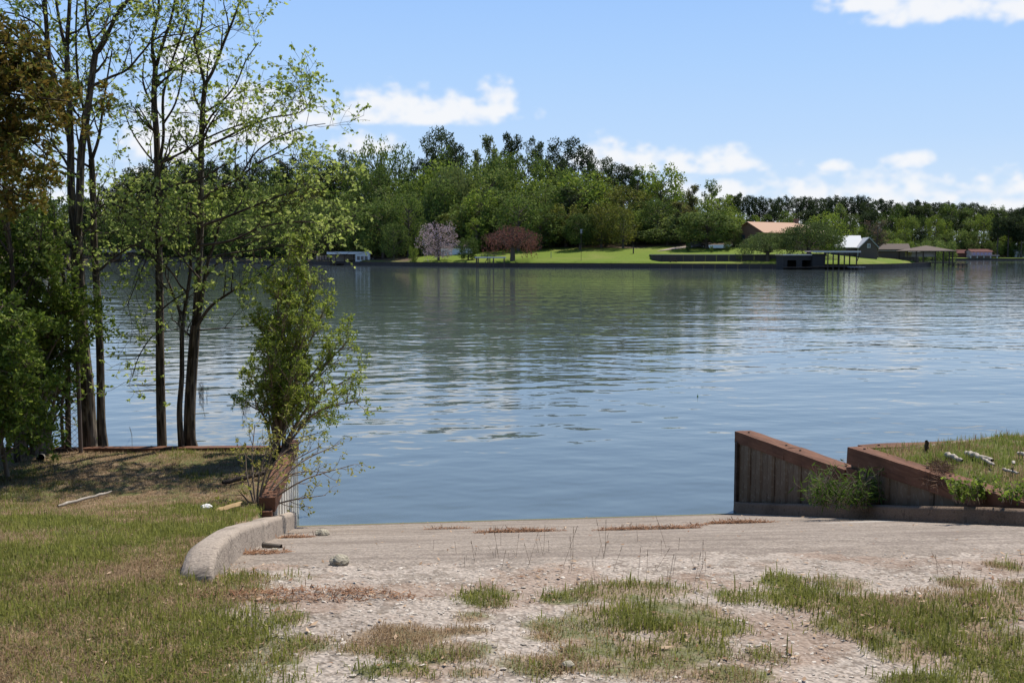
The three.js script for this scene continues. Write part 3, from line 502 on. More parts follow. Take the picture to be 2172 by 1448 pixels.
{
  const xs = [], ds = []; for (let x = -420; x <= 520; x += x > -80 && x < 130 ? 2.5 : 8) xs.push(x); for (let d = 192; d <= 1000; d += d < 290 ? 2.2 : d < 600 ? 7 : 30) ds.push(d);
  const p = [], c = [], uv = [], idx = [], w = xs.length;
  for (const d of ds) for (const x of xs) {
    const s = inland(x, d), n = fbm(x * .11, d * .11, 4); p.push(x, farH(x, d), -d); uv.push(x, d);
    const px = 1086 + x / d * FOC, lawn = (px > 880 && px < 2010 && s < 34 + (n - .5) * 14 && d < 300) || (x > 140 && s < 22) ? 1 : (px < 880 && s < 4) ? .5 : 0;
    const worn = sstep(.45, .7, n * .6 + fbm(x * .5, d * .5, 3) * .4);
    const k = mixc(mixc([.075, .055, .035], [.11, .075, .05], n), mixc([.105, .15, .014], [.15, .165, .032], worn), lawn); c.push(...k);
  }
  for (let j = 0; j + 1 < ds.length; j++) for (let i = 0; i + 1 < w; i++) { const a = j * w + i; idx.push(a, a + 1, a + w, a + 1, a + w + 1, a + w); }
  const g = new THREE.BufferGeometry(); g.setAttribute('position', new THREE.Float32BufferAttribute(p, 3)); g.setAttribute('color', new THREE.Float32BufferAttribute(c, 3)); g.setAttribute('uv', new THREE.Float32BufferAttribute(uv, 2)); g.setIndex(idx); g.computeVertexNormals();
  const grain = texture(256, 256, (u, v) => { const k = .75 + .5 * pn(u, v, 32, 3); return [k * .8, k * .8, k * .8]; }, { repeat: [.12, .12] });
  structure('far_shore_terrain', g, std({ vertexColors: true, map: grain, color: rgb(1.25, 1.25, 1.25) }));
}
function wallAlong(name, label, pts, top, bottom, thick, mat, capMat, capH = .12) { // a wall following points [x, d]
  const g = thing(name, label, name === 'seawall' ? 'seawall' : 'retaining wall', [pts[0][0], 0, -pts[0][1]]), o = pts[0];
  for (let i = 0; i + 1 < pts.length; i++) {
    const [ax, ad] = pts[i], [bx, bd] = pts[i + 1], L = Math.hypot(bx - ax, bd - ad), ry = Math.atan2(bd - ad, bx - ax), mx = (ax + bx) / 2 - o[0], mz = -((ad + bd) / 2 - o[1]), n = Math.max(1, Math.round(L / 2.4));
    for (let k = 0; k < n; k++) { const t = (k + .5) / n; part(g, 'panel', box(L / n - .05, top - bottom, thick * (k % 2 ? 1 : .8), ax + (bx - ax) * t - o[0], (top + bottom) / 2, -(ad + (bd - ad) * t - o[1]), ry), mat); }
    if (capMat) part(g, 'cap', box(L + .06, capH, thick + .14, mx, top + capH / 2 + .002, mz, ry), capMat);
  }
  return g;
}
const SEAWOOD = std({ map: woodTex(.085, .07, .06, [.035, .03, .028]) });
const LIGHTCAP = std({ color: rgb(.42, .36, .30) });
{
  const fine = []; for (let i = 3; i + 1 < SHORE.length; i++) { const n = Math.ceil(Math.hypot(SHORE[i + 1][0] - SHORE[i][0], SHORE[i + 1][1] - SHORE[i][1]) / 12); for (let k = 0; k < n; k++) fine.push([lerp(SHORE[i][0], SHORE[i + 1][0], k / n), lerp(SHORE[i][1], SHORE[i + 1][1], k / n)]); } fine.push(SHORE[SHORE.length - 1]);
  wallAlong('seawall', 'dark timber seawall along the far lawns below the wooded hill', fine, .95, -.6, .22, SEAWOOD, SEAWOOD, .06);
  const f2 = [[196, 545.8], [230, 545.8], [262, 545.8], [300, 548.8], [340, 552.2]];
  wallAlong('seawall', 'low dark bulkhead below the pink and white house on the distant shore', f2, .9, -.6, .3, SEAWOOD, SEAWOOD, .06);
  const T = [[1383, 527, 240], [1379, 533, 236], [1380, 539, 231], [1388, 545, 226], [1405, 547, 224], [1450, 547, 222.5], [1520, 547, 220.5], [1600, 547, 218.5], [1655, 548, 217]].map(([p, y, d]) => [at(p, y, d).x, d]);
  const g = wallAlong('garden_wall', 'curved dark retaining wall with a pale cap holding up the terraced lawn', T, 2.75, 1.0, .3, SEAWOOD, LIGHTCAP, .13);
}
// pale drive behind the terrace
{
  const T = [[1392, 525, 242], [1440, 522, 245], [1490, 519, 249], [1510, 513, 256]], p = [], idx = [], uv = [];
  T.forEach(([a, y, d], k) => { for (const e of [0, 1]) { const dd = d + e * 7, x = at(a, y, d).x + e * 5; p.push(x, farH(x, dd) + .12, -dd); uv.push(e * 3, k * 5); } if (k) idx.push(k * 2 - 2, k * 2, k * 2 - 1, k * 2, k * 2 + 1, k * 2 - 1); });
  const g = new THREE.BufferGeometry(); g.setAttribute('position', new THREE.Float32BufferAttribute(p, 3)); g.setAttribute('uv', new THREE.Float32BufferAttribute(uv, 2)); g.setIndex(idx); g.computeVertexNormals(); structure('drive_path', g, CONCRETE);
}

// ------------------------------------------------------------------ far trees: a few grown kinds, then individuals
function lobe(F, r, c, R, n, size, c0, c1, w = .62, flat = 1) {
  for (let k = 0; k < n; k++) {
    const u = unit(r), q = Math.cbrt(.25 + .75 * r()), x = c[0] + u[0] * R * q, y = c[1] + u[1] * R * q * flat, z = c[2] + u[2] * R * q, d = unit(r), m = unit(r), s = size * (.55 + r() * .9);
    F.add(x, y, z, ...d, m[0] + u[0] * 1.3, m[1] + u[1] * 1.3, m[2] + u[2] * 1.3, s, s * w, tint(r, c0, c1, .3));
  }
}
function limbs(T, from, to, r0, r1, r) { const m = from.clone().lerp(to, .5).add(V(...unit(r)).multiplyScalar(from.distanceTo(to) * .12)); T.add(curve([from, m, to], 5), [0, 1, 2, 3, 4, 5].map((k) => lerp(r0, r1, k / 5)), 5); }
const protos = {};
function proto(kind, seed, fn) { const r = mulberry(seed), T = new Tubes(), F = new Leaves(); fn(r, T, F); protos[kind] = { trunk: T.build(), crown: F.build() }; }
// every kind is 10 m tall with a crown about `w` across; trunks start below the ground line
const WID = { broad: 8, broad2: 8, round: 9, oak: 9, tall: 4.6, pine: 4.6, pine2: 5.4, pine3: 4, willow: 10, weeping: 12, sparse: 6, bush: 11, bare: 7, blossom: 10 };
function broad(kind, seed, w, lowest, nl, c0, c1, size, per) {
  proto(kind, seed, (r, T, F) => {
    T.add([V(0, -1, 0), V(.05, 1.5, 0), V(-.05, 4, .05), V(.05, 7.5, 0)], [.32, .25, .17, .05], 7);
    for (let k = 0; k < nl; k++) {
      const t = (k + r()) / nl, y = lowest + (9.2 - lowest) * t, prof = Math.pow(Math.sin(Math.PI * clamp(.12 + .80 * (y - lowest) / (10 - lowest))), .7), a = k * 2.4 + r(), rad = w / 2 * prof * (.35 + .5 * Math.sqrt(r())), R = w * .14 * (.7 + r() * .7), c = [Math.cos(a) * rad, y, Math.sin(a) * rad];
      limbs(T, V(0, clamp(y - 1.6, 1.4, 7), 0), V(...c), .08, .025, r); const tc = .8 + r() * .4; lobe(F, r, c, R, per, size, c0.map((v) => v * tc), c1.map((v) => v * tc), .62, .8);
    }
  });
}
broad('broad', 101, 8, 1.5, 38, [.085, .135, .02], [.20, .25, .05], .34, 95);
broad('broad2', 102, 8, 1.2, 42, [.085, .135, .02], [.20, .25, .05], .30, 90);
broad('round', 103, 9, 1.2, 40, [.08, .125, .022], [.18, .225, .045], .30, 130);
broad('oak', 106, 9, 2.2, 46, [.08, .125, .022], [.18, .225, .045], .32, 230);
broad('tall', 104, 4.6, 1.4, 34, [.085, .135, .02], [.20, .25, .05], .30, 80);
broad('bush', 105, 11, .7, 34, [.08, .125, .022], [.18, .23, .045], .5, 90);
function pine(kind, seed, w, low, n) {
  proto(kind, seed, (r, T, F) => {
    T.add([V(0, -1, 0), V(.08, 3, .02), V(-.04, 6.5, 0), V(.03, 9.4, 0)], [.19, .155, .11, .03], 6);
    for (let k = 0; k < n; k++) { const t = (k + r() * .8) / n, y = low + (9.45 - low) * t, prof = Math.sqrt(clamp(1 - ((t - .55) / .62) ** 2)), a = k * 2.4 + r() * .8, rad = w / 2 * prof * (.25 + .6 * r()), c = [Math.cos(a) * rad, y + .25, Math.sin(a) * rad], R = w * .155 * (.7 + r() * .6); limbs(T, V(0, y - .35, 0), V(...c), .05, .02, r); lobe(F, r, c, R, 150, .27, [.036, .058, .018], [.082, .105, .034], .45, .62); }
  });
}
pine('pine', 111, 4.6, 6.0, 17); pine('pine2', 112, 5.4, 5.8, 19); pine('pine3', 113, 4.0, 4.8, 22);
proto('willow', 121, (r, T, F) => {
  T.add([V(0, -1, 0), V(.1, 1.4, 0), V(0, 3.2, 0)], [.42, .34, .26], 7);
  for (let k = 0; k < 46; k++) { const a = k * 2.4, rad = 4.7 * Math.sqrt((k + .5) / 46), y = 9.4 - (rad / 4.7) ** 2 * 4.2 + (r() - .5) * .8, c = [Math.cos(a) * rad, y, Math.sin(a) * rad]; if (k % 2) limbs(T, V(0, 2.8, 0), V(...c), .12, .02, r);
    const dn = 2.0 + r() * 3.0, tc = .8 + r() * .4; for (let q = 0; q < 240; q++) { const t = r(), x = c[0] + (r() - .5) * 1.3, z = c[2] + (r() - .5) * 1.3, s = .3 * (.6 + r() * .8); F.add(x, c[1] + .5 - t * dn, z, (r() - .5) * .8, -.4 - r() * .6, (r() - .5) * .8, ...unit(r), s, s * .45, tint(r, [.085 * tc, .125 * tc, .03], [.18 * tc, .22 * tc, .06], .25)); } }
});
proto('weeping', 122, (r, T, F) => {
  T.add([V(0, -1, 0), V(.2, 2, 0), V(.3, 4, 0)], [.6, .5, .4], 7);
  for (let k = 0; k < 52; k++) { const a = k * 2.4, rad = 5.8 * Math.sqrt((k + .5) / 52), y = 9.5 - (rad / 5.8) ** 2 * 3.0 + (r() - .5), c = [Math.cos(a) * rad, y, Math.sin(a) * rad]; limbs(T, V(.3, 3.6, 0), V(...c), .16, .04, r);
    const dn = 2.5 + r() * 4.2; for (let q = 0; q < 80; q++) { const t = r(), s = .38 * (.6 + r() * .8); F.add(c[0] + (r() - .5) * 1.6, c[1] + .4 - t * dn, c[2] + (r() - .5) * 1.6, (r() - .5) * .6, -1, (r() - .5) * .6, ...unit(r), s, s * .45, tint(r, [.13, .055, .042], [.26, .115, .08], .3)); } }
});
function twiggy(kind, seed, w, leaf, c0, c1, low = 2.5) {
  proto(kind, seed, (r, T, F) => {
    const o = { levels: 3, leafFrom: 2, kids: [16, 6, 5], len: [w * .42, w * .2, w * .12], rad: [.1, .04, .02], minR: .018, wild: .2, up: .25, along: 1.0, leaves: leaf, leafSize: .3, leafW: .55, fuzz: .5, c0, c1 };
    const p = [V(0, -1, 0), V(.1, 2, 0), V(-.05, 5, .1), V(.05, 8.3, 0)], c = curve(p, 10), rr = c.map((_, i) => lerp(.26, .05, i / 10)); T.add(c, rr, 6); spread(T, F, r, c, rr, 9, 0, o, low / 10);
    F.add(0, 8, 0, 0, 1, 0, 1, 0, 0, .2, .1, c0);
  });
}
twiggy('sparse', 131, 6, 5, [.10, .13, .035], [.17, .20, .06], 3.5);
twiggy('bare', 132, 8, .8, [.12, .09, .06], [.16, .12, .08], 2.5);
broad('blossom', 133, 10, .9, 40, [.17, .12, .10], [.46, .385, .36], .26, 110);
const G = { mid: leafMat(.86, .88, .9, .33), dark: leafMat(.6, .63, .66, .28), bright: leafMat(1.28, 1.24, .95, .38), pale: leafMat(1.15, 1.1, 1.25, .38), olive: leafMat(1.05, .82, .75, .3), deep: leafMat(.85, .85, .95, .25) };
const placed = [];
function tree(kind, px, top, wpx, d, mat, label, group, name, turn) {
  const x = at(px, 500, d).x, y = farH(x, d), H = at(px, top, d).y - y, w = wpx * d / FOC, P = protos[kind]; if (H < .5) return;
  const o = thing(name || (kind.startsWith('pine') ? 'pine_tree' : kind === 'bush' ? 'bush' : 'broadleaf_tree'), label, kind === 'bush' ? 'bush' : 'tree', [x, y, -d], turn === undefined ? (px * 1.7 + top) % 6.28 : turn, group);
  o.scale.set(w / WID[kind], H / 10, w / WID[kind]);
  part(o, 'trunk', P.trunk, FARBARK); part(o, 'crown', P.crown, G[mat]); return o;
}
const shoreAt = (px) => { const S = [[-500, 540], [-200, 490], [0, 450], [230, 418], [480, 345], [700, 285], [880, 252], [1100, 232], [1400, 216.5], [1640, 208], [1820, 197], [1900, 213], [1975, 248]]; return table(S, px); };
const HILL = 'trees of the wooded hill', lookOf = (k, m) => ({ mid: 'mid green', dark: 'dark green', bright: 'bright yellow green', pale: 'pale green', olive: 'olive brown', deep: 'grey green' })[m] + ' ' + ({ broad: 'spreading tree', broad2: 'full-crowned tree', round: 'round-crowned tree', oak: 'oak', tall: 'slim upright tree', sparse: 'airy half-leafed tree', pine: 'pine', pine2: 'broad pine', pine3: 'narrow pine', bush: 'bush' })[k];
{
  const PINE = 'dark pine with a rounded crown rising on the wooded hill skyline', LEAFY = 'green broadleaf tree in the thick of the wooded hill', PALE = 'thin pale green spring tree on the wooded hill';
  const back = [[240, 392, 52, 60], [268, 372, 60, 60], [300, 352, 60, 65], [332, 340, 55, 65], [352, 330, 50, 70], [395, 338, 50, 70], [428, 331, 56, 70], [462, 342, 50, 70], [490, 346, 46, 70], [520, 352, 46, 70], [548, 333, 46, 75], [585, 350, 50, 70], [612, 331, 46, 75], [660, 325, 48, 80], [690, 346, 42, 80], [712, 350, 50, 70], [890, 338, 46, 88], [915, 328, 40, 85], [968, 308, 48, 80], [1060, 330, 40, 85], [1160, 328, 40, 90], [1180, 338, 50, 85], [1310, 348, 46, 80], [1335, 352, 40, 78]];
  back.forEach(([x, y, w, o], i) => tree(['pine', 'pine2', 'pine3'][i % 3], x, y, w * 1.3, shoreAt(x) + o, i % 4 === 1 ? 'deep' : 'dark', lookOf(['pine', 'pine2', 'pine3'][i % 3], i % 4 === 1 ? 'deep' : 'dark') + (x < 730 ? ' on the hill skyline behind the near trees' : ' among the tall pines of the hill skyline'), HILL));
  tree('pine2', 735, 318, 72, shoreAt(735) + 85, 'bright', 'green pine standing at the skyline beside the pair of leafy round tops', null);
  tree('pine2', 938, 272, 96, shoreAt(940) + 95, 'mid', 'tallest broad pine breaking the skyline behind the pale willow-like tree', null);
  tree('pine3', 1085, 282, 56, shoreAt(1085) + 95, 'dark', 'tall narrow dark pine with a dense rounded top on the skyline', null);
  tree('pine', 1135, 293, 52, shoreAt(1135) + 95, 'mid', 'pine with sky showing through its crown between the narrow pine and the umbrella pine', null);
  tree('pine2', 1203, 291, 86, shoreAt(1203) + 95, 'dark', 'umbrella shaped pine with spreading limbs on the skyline', null);
  tree('pine3', 1245, 315, 44, shoreAt(1245) + 92, 'dark', 'smaller pine tucked against the umbrella shaped pine', null);
  tree('pine2', 1278, 333, 66, shoreAt(1280) + 85, 'mid', 'low wide pine where the skyline steps down from the umbrella pine', null);
  for (const [k, x, y, w, o, m, l] of [['broad', 800, 290, 84, 85, 'pale', 'leafy tree of a round-topped pair on the skyline, the taller one'], ['broad2', 848, 302, 84, 83, 'mid', 'leafy tree of a round-topped pair on the skyline, the lower one'], ['sparse', 1040, 288, 76, 88, 'pale', 'airy pale tree with bare limbs showing beside the narrow dark pine'], ['sparse', 1010, 318, 60, 85, 'pale', 'small airy tree beside the tallest broad pine'], ['broad', 1400, 347, 112, 68, 'bright', 'bright yellow green tree at the end of the hill skyline'], ['tall', 1508, 376, 44, 58, 'mid', 'slim upright tree poking above the bright tree at the foot of the hill'], ['sparse', 1468, 392, 56, 58, 'olive', 'thin half-bare tree between the bright tree and the slim upright tree'], ['broad2', 1524, 410, 84, 50, 'bright', 'bright green tree at the very end of the wooded hill'], ['tall', 1352, 345, 46, 72, 'dark', 'dark slim leafy tree beside the bright yellow green tree']]) tree(k, x, y, w, shoreAt(x) + o, m, l, null);
  const SKY = [[200, 425], [240, 392], [300, 350], [350, 332], [430, 332], [490, 346], [548, 334], [612, 332], [660, 328], [700, 345], [735, 320], [800, 292], [870, 325], [900, 340], [940, 290], [985, 315], [1040, 300], [1085, 300], [1135, 310], [1165, 325], [1203, 310], [1250, 325], [1310, 350], [1340, 350], [1400, 350], [1450, 380], [1500, 400], [1540, 430], [1570, 460]];
  const r = mulberry(201), kinds = ['broad', 'broad2', 'round', 'round', 'broad', 'sparse'], mats = ['mid', 'mid', 'bright', 'dark', 'pale', 'olive', 'mid'];
  for (const [o0, dy, step] of [[76, 30, 42], [60, 62, 42], [48, 95, 44], [38, 130, 46]]) for (let x = 190; x < 1560; x += step) {
    const px = x + (r() - .5) * step * .8, k = kinds[Math.floor(r() * (o0 > 55 ? 5 : 6))], m = mats[Math.floor(r() * mats.length)], top = table(SKY, px) + dy + (r() - .5) * 40, w = (88 + r() * 60) * (k === 'tall' ? .6 : 1), o = o0 + (r() - .5) * 12;
    if (top > 500 || (px > 1420 && o < 44)) continue;
    tree(k, px, top, w, shoreAt(px) + o, m, lookOf(k, m) + (o0 > 70 ? ' just below the skyline of the wooded hill' : o0 > 55 ? ' high on the wooded hillside' : o0 > 44 ? ' midway up the wooded hillside' : ' low on the wooded hillside'), HILL);
  }
  for (let x = 205; x < 900; x += 36) tree('bush', x + r() * 16, 500 - r() * 26, 60 + r() * 30, shoreAt(x) + 18 + r() * 12, r() < .5 ? 'dark' : 'mid', 'shrubby thicket bush under the trees along the far shore', 'bushes under the far trees');
  for (let x = 210; x < 730; x += 44) tree(...((k, m) => [k, x + r() * 20, 425 + r() * 40, 80 + r() * 30, shoreAt(x) + 14 + r() * 10, m, lookOf(k, m) + ' close to the far water behind the near trees', 'trees close to the far water'])(r() < .5 ? 'broad2' : 'round', ['mid', 'dark', 'deep'][Math.floor(r() * 3)]));
  for (let x = 1000; x < 1570; x += 30) tree('bush', x + r() * 14, 497 - r() * 18, 46 + r() * 22, shoreAt(x) + 44 + r() * 8, r() < .6 ? 'dark' : 'olive', 'dark undergrowth bush at the back of the far lawn', 'undergrowth along the far lawn');
  // trees that stand out in front
  for (const [k, x, y, w, o, m, l] of [['oak', 812, 428, 136, 17, 'mid', 'large rounded green tree low on the shore behind the flat-roofed boathouse'], ['broad2', 866, 408, 84, 22, 'mid', 'upright green tree between the large rounded tree and the blossom bush'], ['broad', 752, 425, 112, 24, 'mid', 'soft green tree above the flat-roofed boathouse'], ['broad2', 700, 432, 100, 26, 'dark', 'shaded tree over the pale bank beside the flat-roofed boathouse'], ['round', 835, 470, 70, 10, 'deep', 'small dense tree beside the flat-roofed boathouse'],
    ['willow', 958, 345, 140, 52, 'pale', 'feathery pale green tree with a dark trunk on the hill slope'], ['broad', 1026, 402, 100, 38, 'bright', 'fresh bright green tree above the copper weeping tree'], ['tall', 1012, 458, 54, 30, 'bright', 'little bright green tree behind the dark clipped bush'], ['tall', 1076, 390, 62, 56, 'dark', 'dark ivy-like column of a tree below the narrow pine'], ['oak', 1230, 452, 76, 32, 'dark', 'dark oak with a bird box pole before it on the far lawn'], ['broad2', 1276, 428, 86, 36, 'olive', 'olive brown tree with a clear trunk on the far lawn'], ['broad', 1322, 432, 70, 34, 'olive', 'thin-crowned olive tree beside the post on the far lawn'], ['round', 1165, 430, 80, 40, 'mid', 'low green tree behind the copper weeping tree'], ['round', 1120, 452, 64, 40, 'dark', 'dark little tree just behind the copper weeping tree'], ['broad', 1395, 420, 90, 46, 'dark', 'dark tree above the far end of the drive'], ['sparse', 1445, 428, 84, 42, 'olive', 'brownish half-bare tree above the drive'], ['oak', 1500, 448, 136, 31, 'deep', 'wide grey green oak shading the parked car'], ['round', 1556, 484, 46, 34, 'deep', 'small round tree against the brick house'], ['willow', 1630, 490, 128, 9, 'deep', 'willow-like tree hanging over the terrace wall before the brick house'], ['willow', 1716, 468, 150, 13, 'dark', 'broad dark willow-like tree behind the open boathouse'], ['broad', 1752, 450, 90, 26, 'bright', 'bright green crown rising behind the broad dark willow-like tree'], ['bare', 1862, 468, 100, 46, 'olive', 'leafless grey tree beside the white-roofed house']]) tree(k, x, y, w, shoreAt(x) + o, m, l, null);
  tree('blossom', 930, 470, 92, shoreAt(930) + 6, 'pale', 'rounded bush in pale pink white blossom on the far shore', null, 'blossom_bush');
  tree('bush', 993, 503, 52, shoreAt(993) + 8, 'dark', 'dark clipped bush between the blossom bush and the copper tree', null);
  tree('bush', 876, 522, 26, shoreAt(876) + 3.5, 'bright', 'small light green bush on the shore beside the blossom bush', null);
  tree('weeping', 1087, 477, 122, shoreAt(1087) + 6, 'mid', 'weeping copper red tree standing behind the pier', null, 'weeping_tree');
  tree('bush', 1543, 512, 20, 236, 'dark', 'small dark shrub beside the boat at the brick house', null);
  tree('bush', 1460, 515, 12, 238, 'dark', 'little dark garden shrub at the corner of the drive', null); tree('bush', 1510, 521, 9, 233, 'mid', 'small round shrub alone on the terraced lawn', null);
}
{ // the distant shore
  const r = mulberry(301), sk = [[1540, 412], [1600, 408], [1650, 418], [1690, 414], [1730, 418], [1760, 415], [1800, 412], [1850, 418], [1900, 425], [1940, 424], [1965, 420], [2000, 430], [2040, 429], [2080, 432], [2110, 445], [2140, 438], [2172, 434], [2300, 430]];
  for (let x = 1535; x < 2290; x += 15) tree(['pine', 'pine2', 'pine3'][Math.floor(r() * 3)], x + (r() - .5) * 12, table(sk, x) + r() * 12 - 2, 30 + r() * 14, 640 + (r() - .5) * 40, r() < .5 ? 'dark' : 'mid', 'dark round-headed pine in the row along the distant ridge', 'pines of the distant ridge');
  for (const [dd, ty, st] of [[618, 440, 20], [596, 462, 22], [577, 486, 26]]) for (let x = 1560; x < 2290; x += st) { const k = ['broad', 'round', 'tall', 'pine3'][Math.floor(r() * 4)], m = ['mid', 'dark', 'dark', 'bright', 'deep', 'pale'][Math.floor(r() * 6)]; tree(k, x + (r() - .5) * 16, ty + (r() - .5) * 26, 34 + r() * 22, dd + (r() - .5) * 12, m, lookOf(k, m) + (dd > 610 ? ' below the distant pine ridge' : dd > 590 ? ' midway in the distant wood' : ' near the foot of the distant wood'), 'wood on the distant shore'); }
  for (const [x, y, w, m] of [[1888, 504, 66, 'bright'], [1925, 512, 44, 'bright'], [1980, 508, 62, 'pale'], [2010, 512, 54, 'pale'], [1960, 516, 40, 'pale']]) tree('bush', x, y, w, 480 + (x % 7) * 8, m, 'rounded light green bush mass behind the hip-roofed boathouse', 'light green bushes behind the boathouse');
  for (const x of [2118, 2140, 2152, 2168, 2190, 2215]) tree('pine3', x, 452 + r() * 20, 40, 560 + r() * 14, 'dark', 'tall shore pine beside the pink and white house on the distant shore', 'shore pines on the distant shore');
  for (let x = -260; x < 235; x += 24) { const k = ['broad', 'round', 'sparse', 'pine3'][Math.floor(r() * 4)], m = ['mid', 'olive', 'pale', 'dark'][Math.floor(r() * 4)]; tree(k, x + r() * 12, 432 + (r() - .5) * 26 - (x > 190 ? 14 : 0), 60 + r() * 30, shoreAt(x) + 22 + r() * 30, m, lookOf(k, m) + ' of the low far shore beyond the thicket', 'trees of the low shore'); }
  for (let x = 1560; x < 2290; x += 17) tree('bush', x + r() * 10, 520 - r() * 12, 34 + r() * 16, 566 + r() * 8, r() < .5 ? 'dark' : 'mid', 'undergrowth bush at the foot of the distant wood', 'undergrowth of the distant shore');
}
{ // unseen trees added behind the camera to block sky fill on shaded faces
  const r = mulberry(501);
  for (let k = 0; k < 22; k++) { const kd = ['broad', 'broad2', 'round', 'pine2'][k % 4], x = -34 + k * 3.2 + r() * 2, z = 9 + r() * 7 + Math.abs(x) * .1, o = thing(kd === 'pine2' ? 'pine_tree' : 'broadleaf_tree', lookOf(kd, 'mid') + ' added unseen behind the camera to block sky fill', 'tree', [x, 1.3, z], r() * 6, 'unseen trees added to block sky fill'), h = 1.3 + r() * .5; o.scale.set(h * .95, h, h * .95); part(o, 'trunk', protos[kd].trunk, FARBARK); part(o, 'crown', protos[kd].crown, G.dark); }
}
// ------------------------------------------------------------------ houses, boathouses and other things of the far shore
const BRICK = std({ color: rgb(.20, .115, .08) }), SIDING = std({ color: rgb(.11, .085, .07) }), ORANGEROOF = std({ color: rgb(.31, .155, .08), roughness: .7 }), TINROOF = std({ color: rgb(.64, .64, .62), roughness: .85 }), TANROOF = std({ color: rgb(.60, .44, .30), roughness: .5 }), BROWNROOF = std({ color: rgb(.12, .095, .08) }), REDROOF = std({ color: rgb(.12, .052, .044) }), GREYROOF = std({ color: rgb(.36, .36, .37), roughness: .6 }), PINKWALL = std({ color: rgb(.40, .31, .31) }), LILACWALL = std({ color: rgb(.34, .30, .40) }), GREYDECK = std({ color: rgb(.24, .23, .23) }), BLUEWALL = std({ color: rgb(.042, .038, .036) });
const spot = (px, d, y) => { const x = at(px, 500, d).x; return [x, y === undefined ? farH(x, d) : y, -d]; };
function gable(o, w, dep, eave, ridge, wallM, roofM, over = .4, x = 0, z = 0, cross = 0) { // ridge along local x; cross turns it
  const g = new THREE.Matrix4().makeRotationY(cross).setPosition(x, 0, z), add = (n, q, m) => { q.applyMatrix4(g); return part(o, n, q, m); };
  const wall = prism([[-dep / 2, -1.5], [dep / 2, -1.5], [dep / 2, eave], [0, ridge - .08], [-dep / 2, eave]], w); wall.rotateY(Math.PI / 2); const wp = add('wall', wall, wallM);
  const L = Math.hypot(dep / 2 + over, (ridge - eave) * (dep / 2 + over) / (dep / 2)), a = Math.atan2(ridge - eave, dep / 2);
  const rp = []; for (const s of [-1, 1]) { const q = box(w + over * 2, .16, L, 0, 0, s * L / 2); q.rotateX(s * a); q.translate(0, ridge + .06, 0); rp.push(add('roof', q, roofM)); }
  return [wp, rp];
}
function windowIn(wallMesh, w, h, x, y, z, ry = 0) { const f = part(wallMesh, 'window', box(w + .2, h + .2, .1, x, y, z, ry), WHITE); return f; }
{ // brick house with an orange roof
  const o = thing('brick_house', 'brown brick house with an orange tile roof above the terraced lawn', 'house', spot(1640, 250), .62);
  const [w] = gable(o, 17, 9, 3.6, 5.9, BRICK, ORANGEROOF, .6);
  for (const [y, z] of [[2.4, -1.6], [2.4, 1.8], [.5, 1.2]]) part(w, 'window', box(.08, 1.2, 1.1, -8.53, y, z), GLASS);
  part(w, 'door', box(.08, 2.1, 1.0, -8.54, .3, -2.6), DARK);
  for (const x of [-5.5, -2, 2.5, 6]) part(w, 'window', box(1.3, 1.3, .08, x, 2.2, 4.53), GLASS);
  gable(o, 12, 8, 3.4, 5.6, BRICK, TANROOF, .6, 10.5, -1.2, .0);
  part(o, 'chimney', box(.9, 2.0, .9, 8.6, 6.0, -.3), BRICK);
}
{
  const o = thing('white_roofed_house', 'house with a steep white metal roof and a dark gabled wing', 'house', spot(1803, 242), -.12); o.scale.set(.86, .86, .86);
  gable(o, 6.4, 9.5, 2.4, 5.3, SIDING, TINROOF, .5, -.6, -1.6);
  const [w] = gable(o, 7, 4.4, 2.4, 4.7, SIDING, GREYROOF, .4, 3.6, 3.2, Math.PI / 2);
  { const f = part(w, 'window', box(.8, 1.0, .08, 3.6, 2.6, 6.75), WHITE); for (const x of [-.18, .18]) part(f, 'pane', box(.28, .8, .05, 3.6 + x, 2.6, 6.78), GLASS); }
  for (const x of [1.2, 1.9]) part(o, 'porch_post', box(.14, 2.6, .14, x, 1.1, 5.2), WHITE);
}
{
  const o = thing('low_house', 'low brown-roofed house behind the long pier', 'house', spot(1888, 262), -.2);
  gable(o, 8, 6, 2.3, 3.5, SIDING, BROWNROOF, .5); part(o, 'porch_beam', box(8, .15, .15, 0, 1.9, 3.6), GREYWOOD);
  const p = thing('shed', 'small shed with a pale roof beside the hip-roofed boathouse', 'shed', spot(1930, 268), -.3); gable(p, 4.5, 3, 2.2, 2.9, SIDING, TINROOF, .3);
}
function posts(o, list, h0, h1, s = .22, m = DARKWOOD) { for (const [x, z] of list) part(o, 'post', box(s, h1 - h0, s, x, (h0 + h1) / 2, z), m); }
{ // flat-roofed boathouse
  const d = 282, o = thing('boathouse', 'flat-roofed boathouse with a white cabin end and a dark open slip', 'boathouse', spot(742, d, 0), .05);
  part(o, 'roof', box(11.6, .22, 7, 0, 3.52, 0), GREYROOF); part(o, 'fascia', box(11.6, .5, .12, 0, 3.2, 3.45), WHITE);
  const c = part(o, 'cabin', box(3.8, 2.6, 5, 3.6, 1.8, .9), WHITE); for (const x of [2.5, 3.5, 4.5]) part(c, 'window', box(.75, 1.0, .06, x, 1.9, 3.43), GLASS);
  part(o, 'back_wall', box(7.4, 2.9, .15, -1.9, 1.7, -3), GREYWOOD); part(o, 'deck', box(11.4, .2, 6.6, 0, .55, 0), DARKWOOD);
  posts(o, [[-5.5, 3.2], [-3.5, 3.2], [-1.2, 3.2], [1.2, 3.2], [5.5, 3.2], [-5.5, -2.8], [5.5, -2.8]], -.8, 3.4); part(o, 'ladder', box(.5, 2.4, .08, 6.2, .6, 2.6), GREYDECK);
}
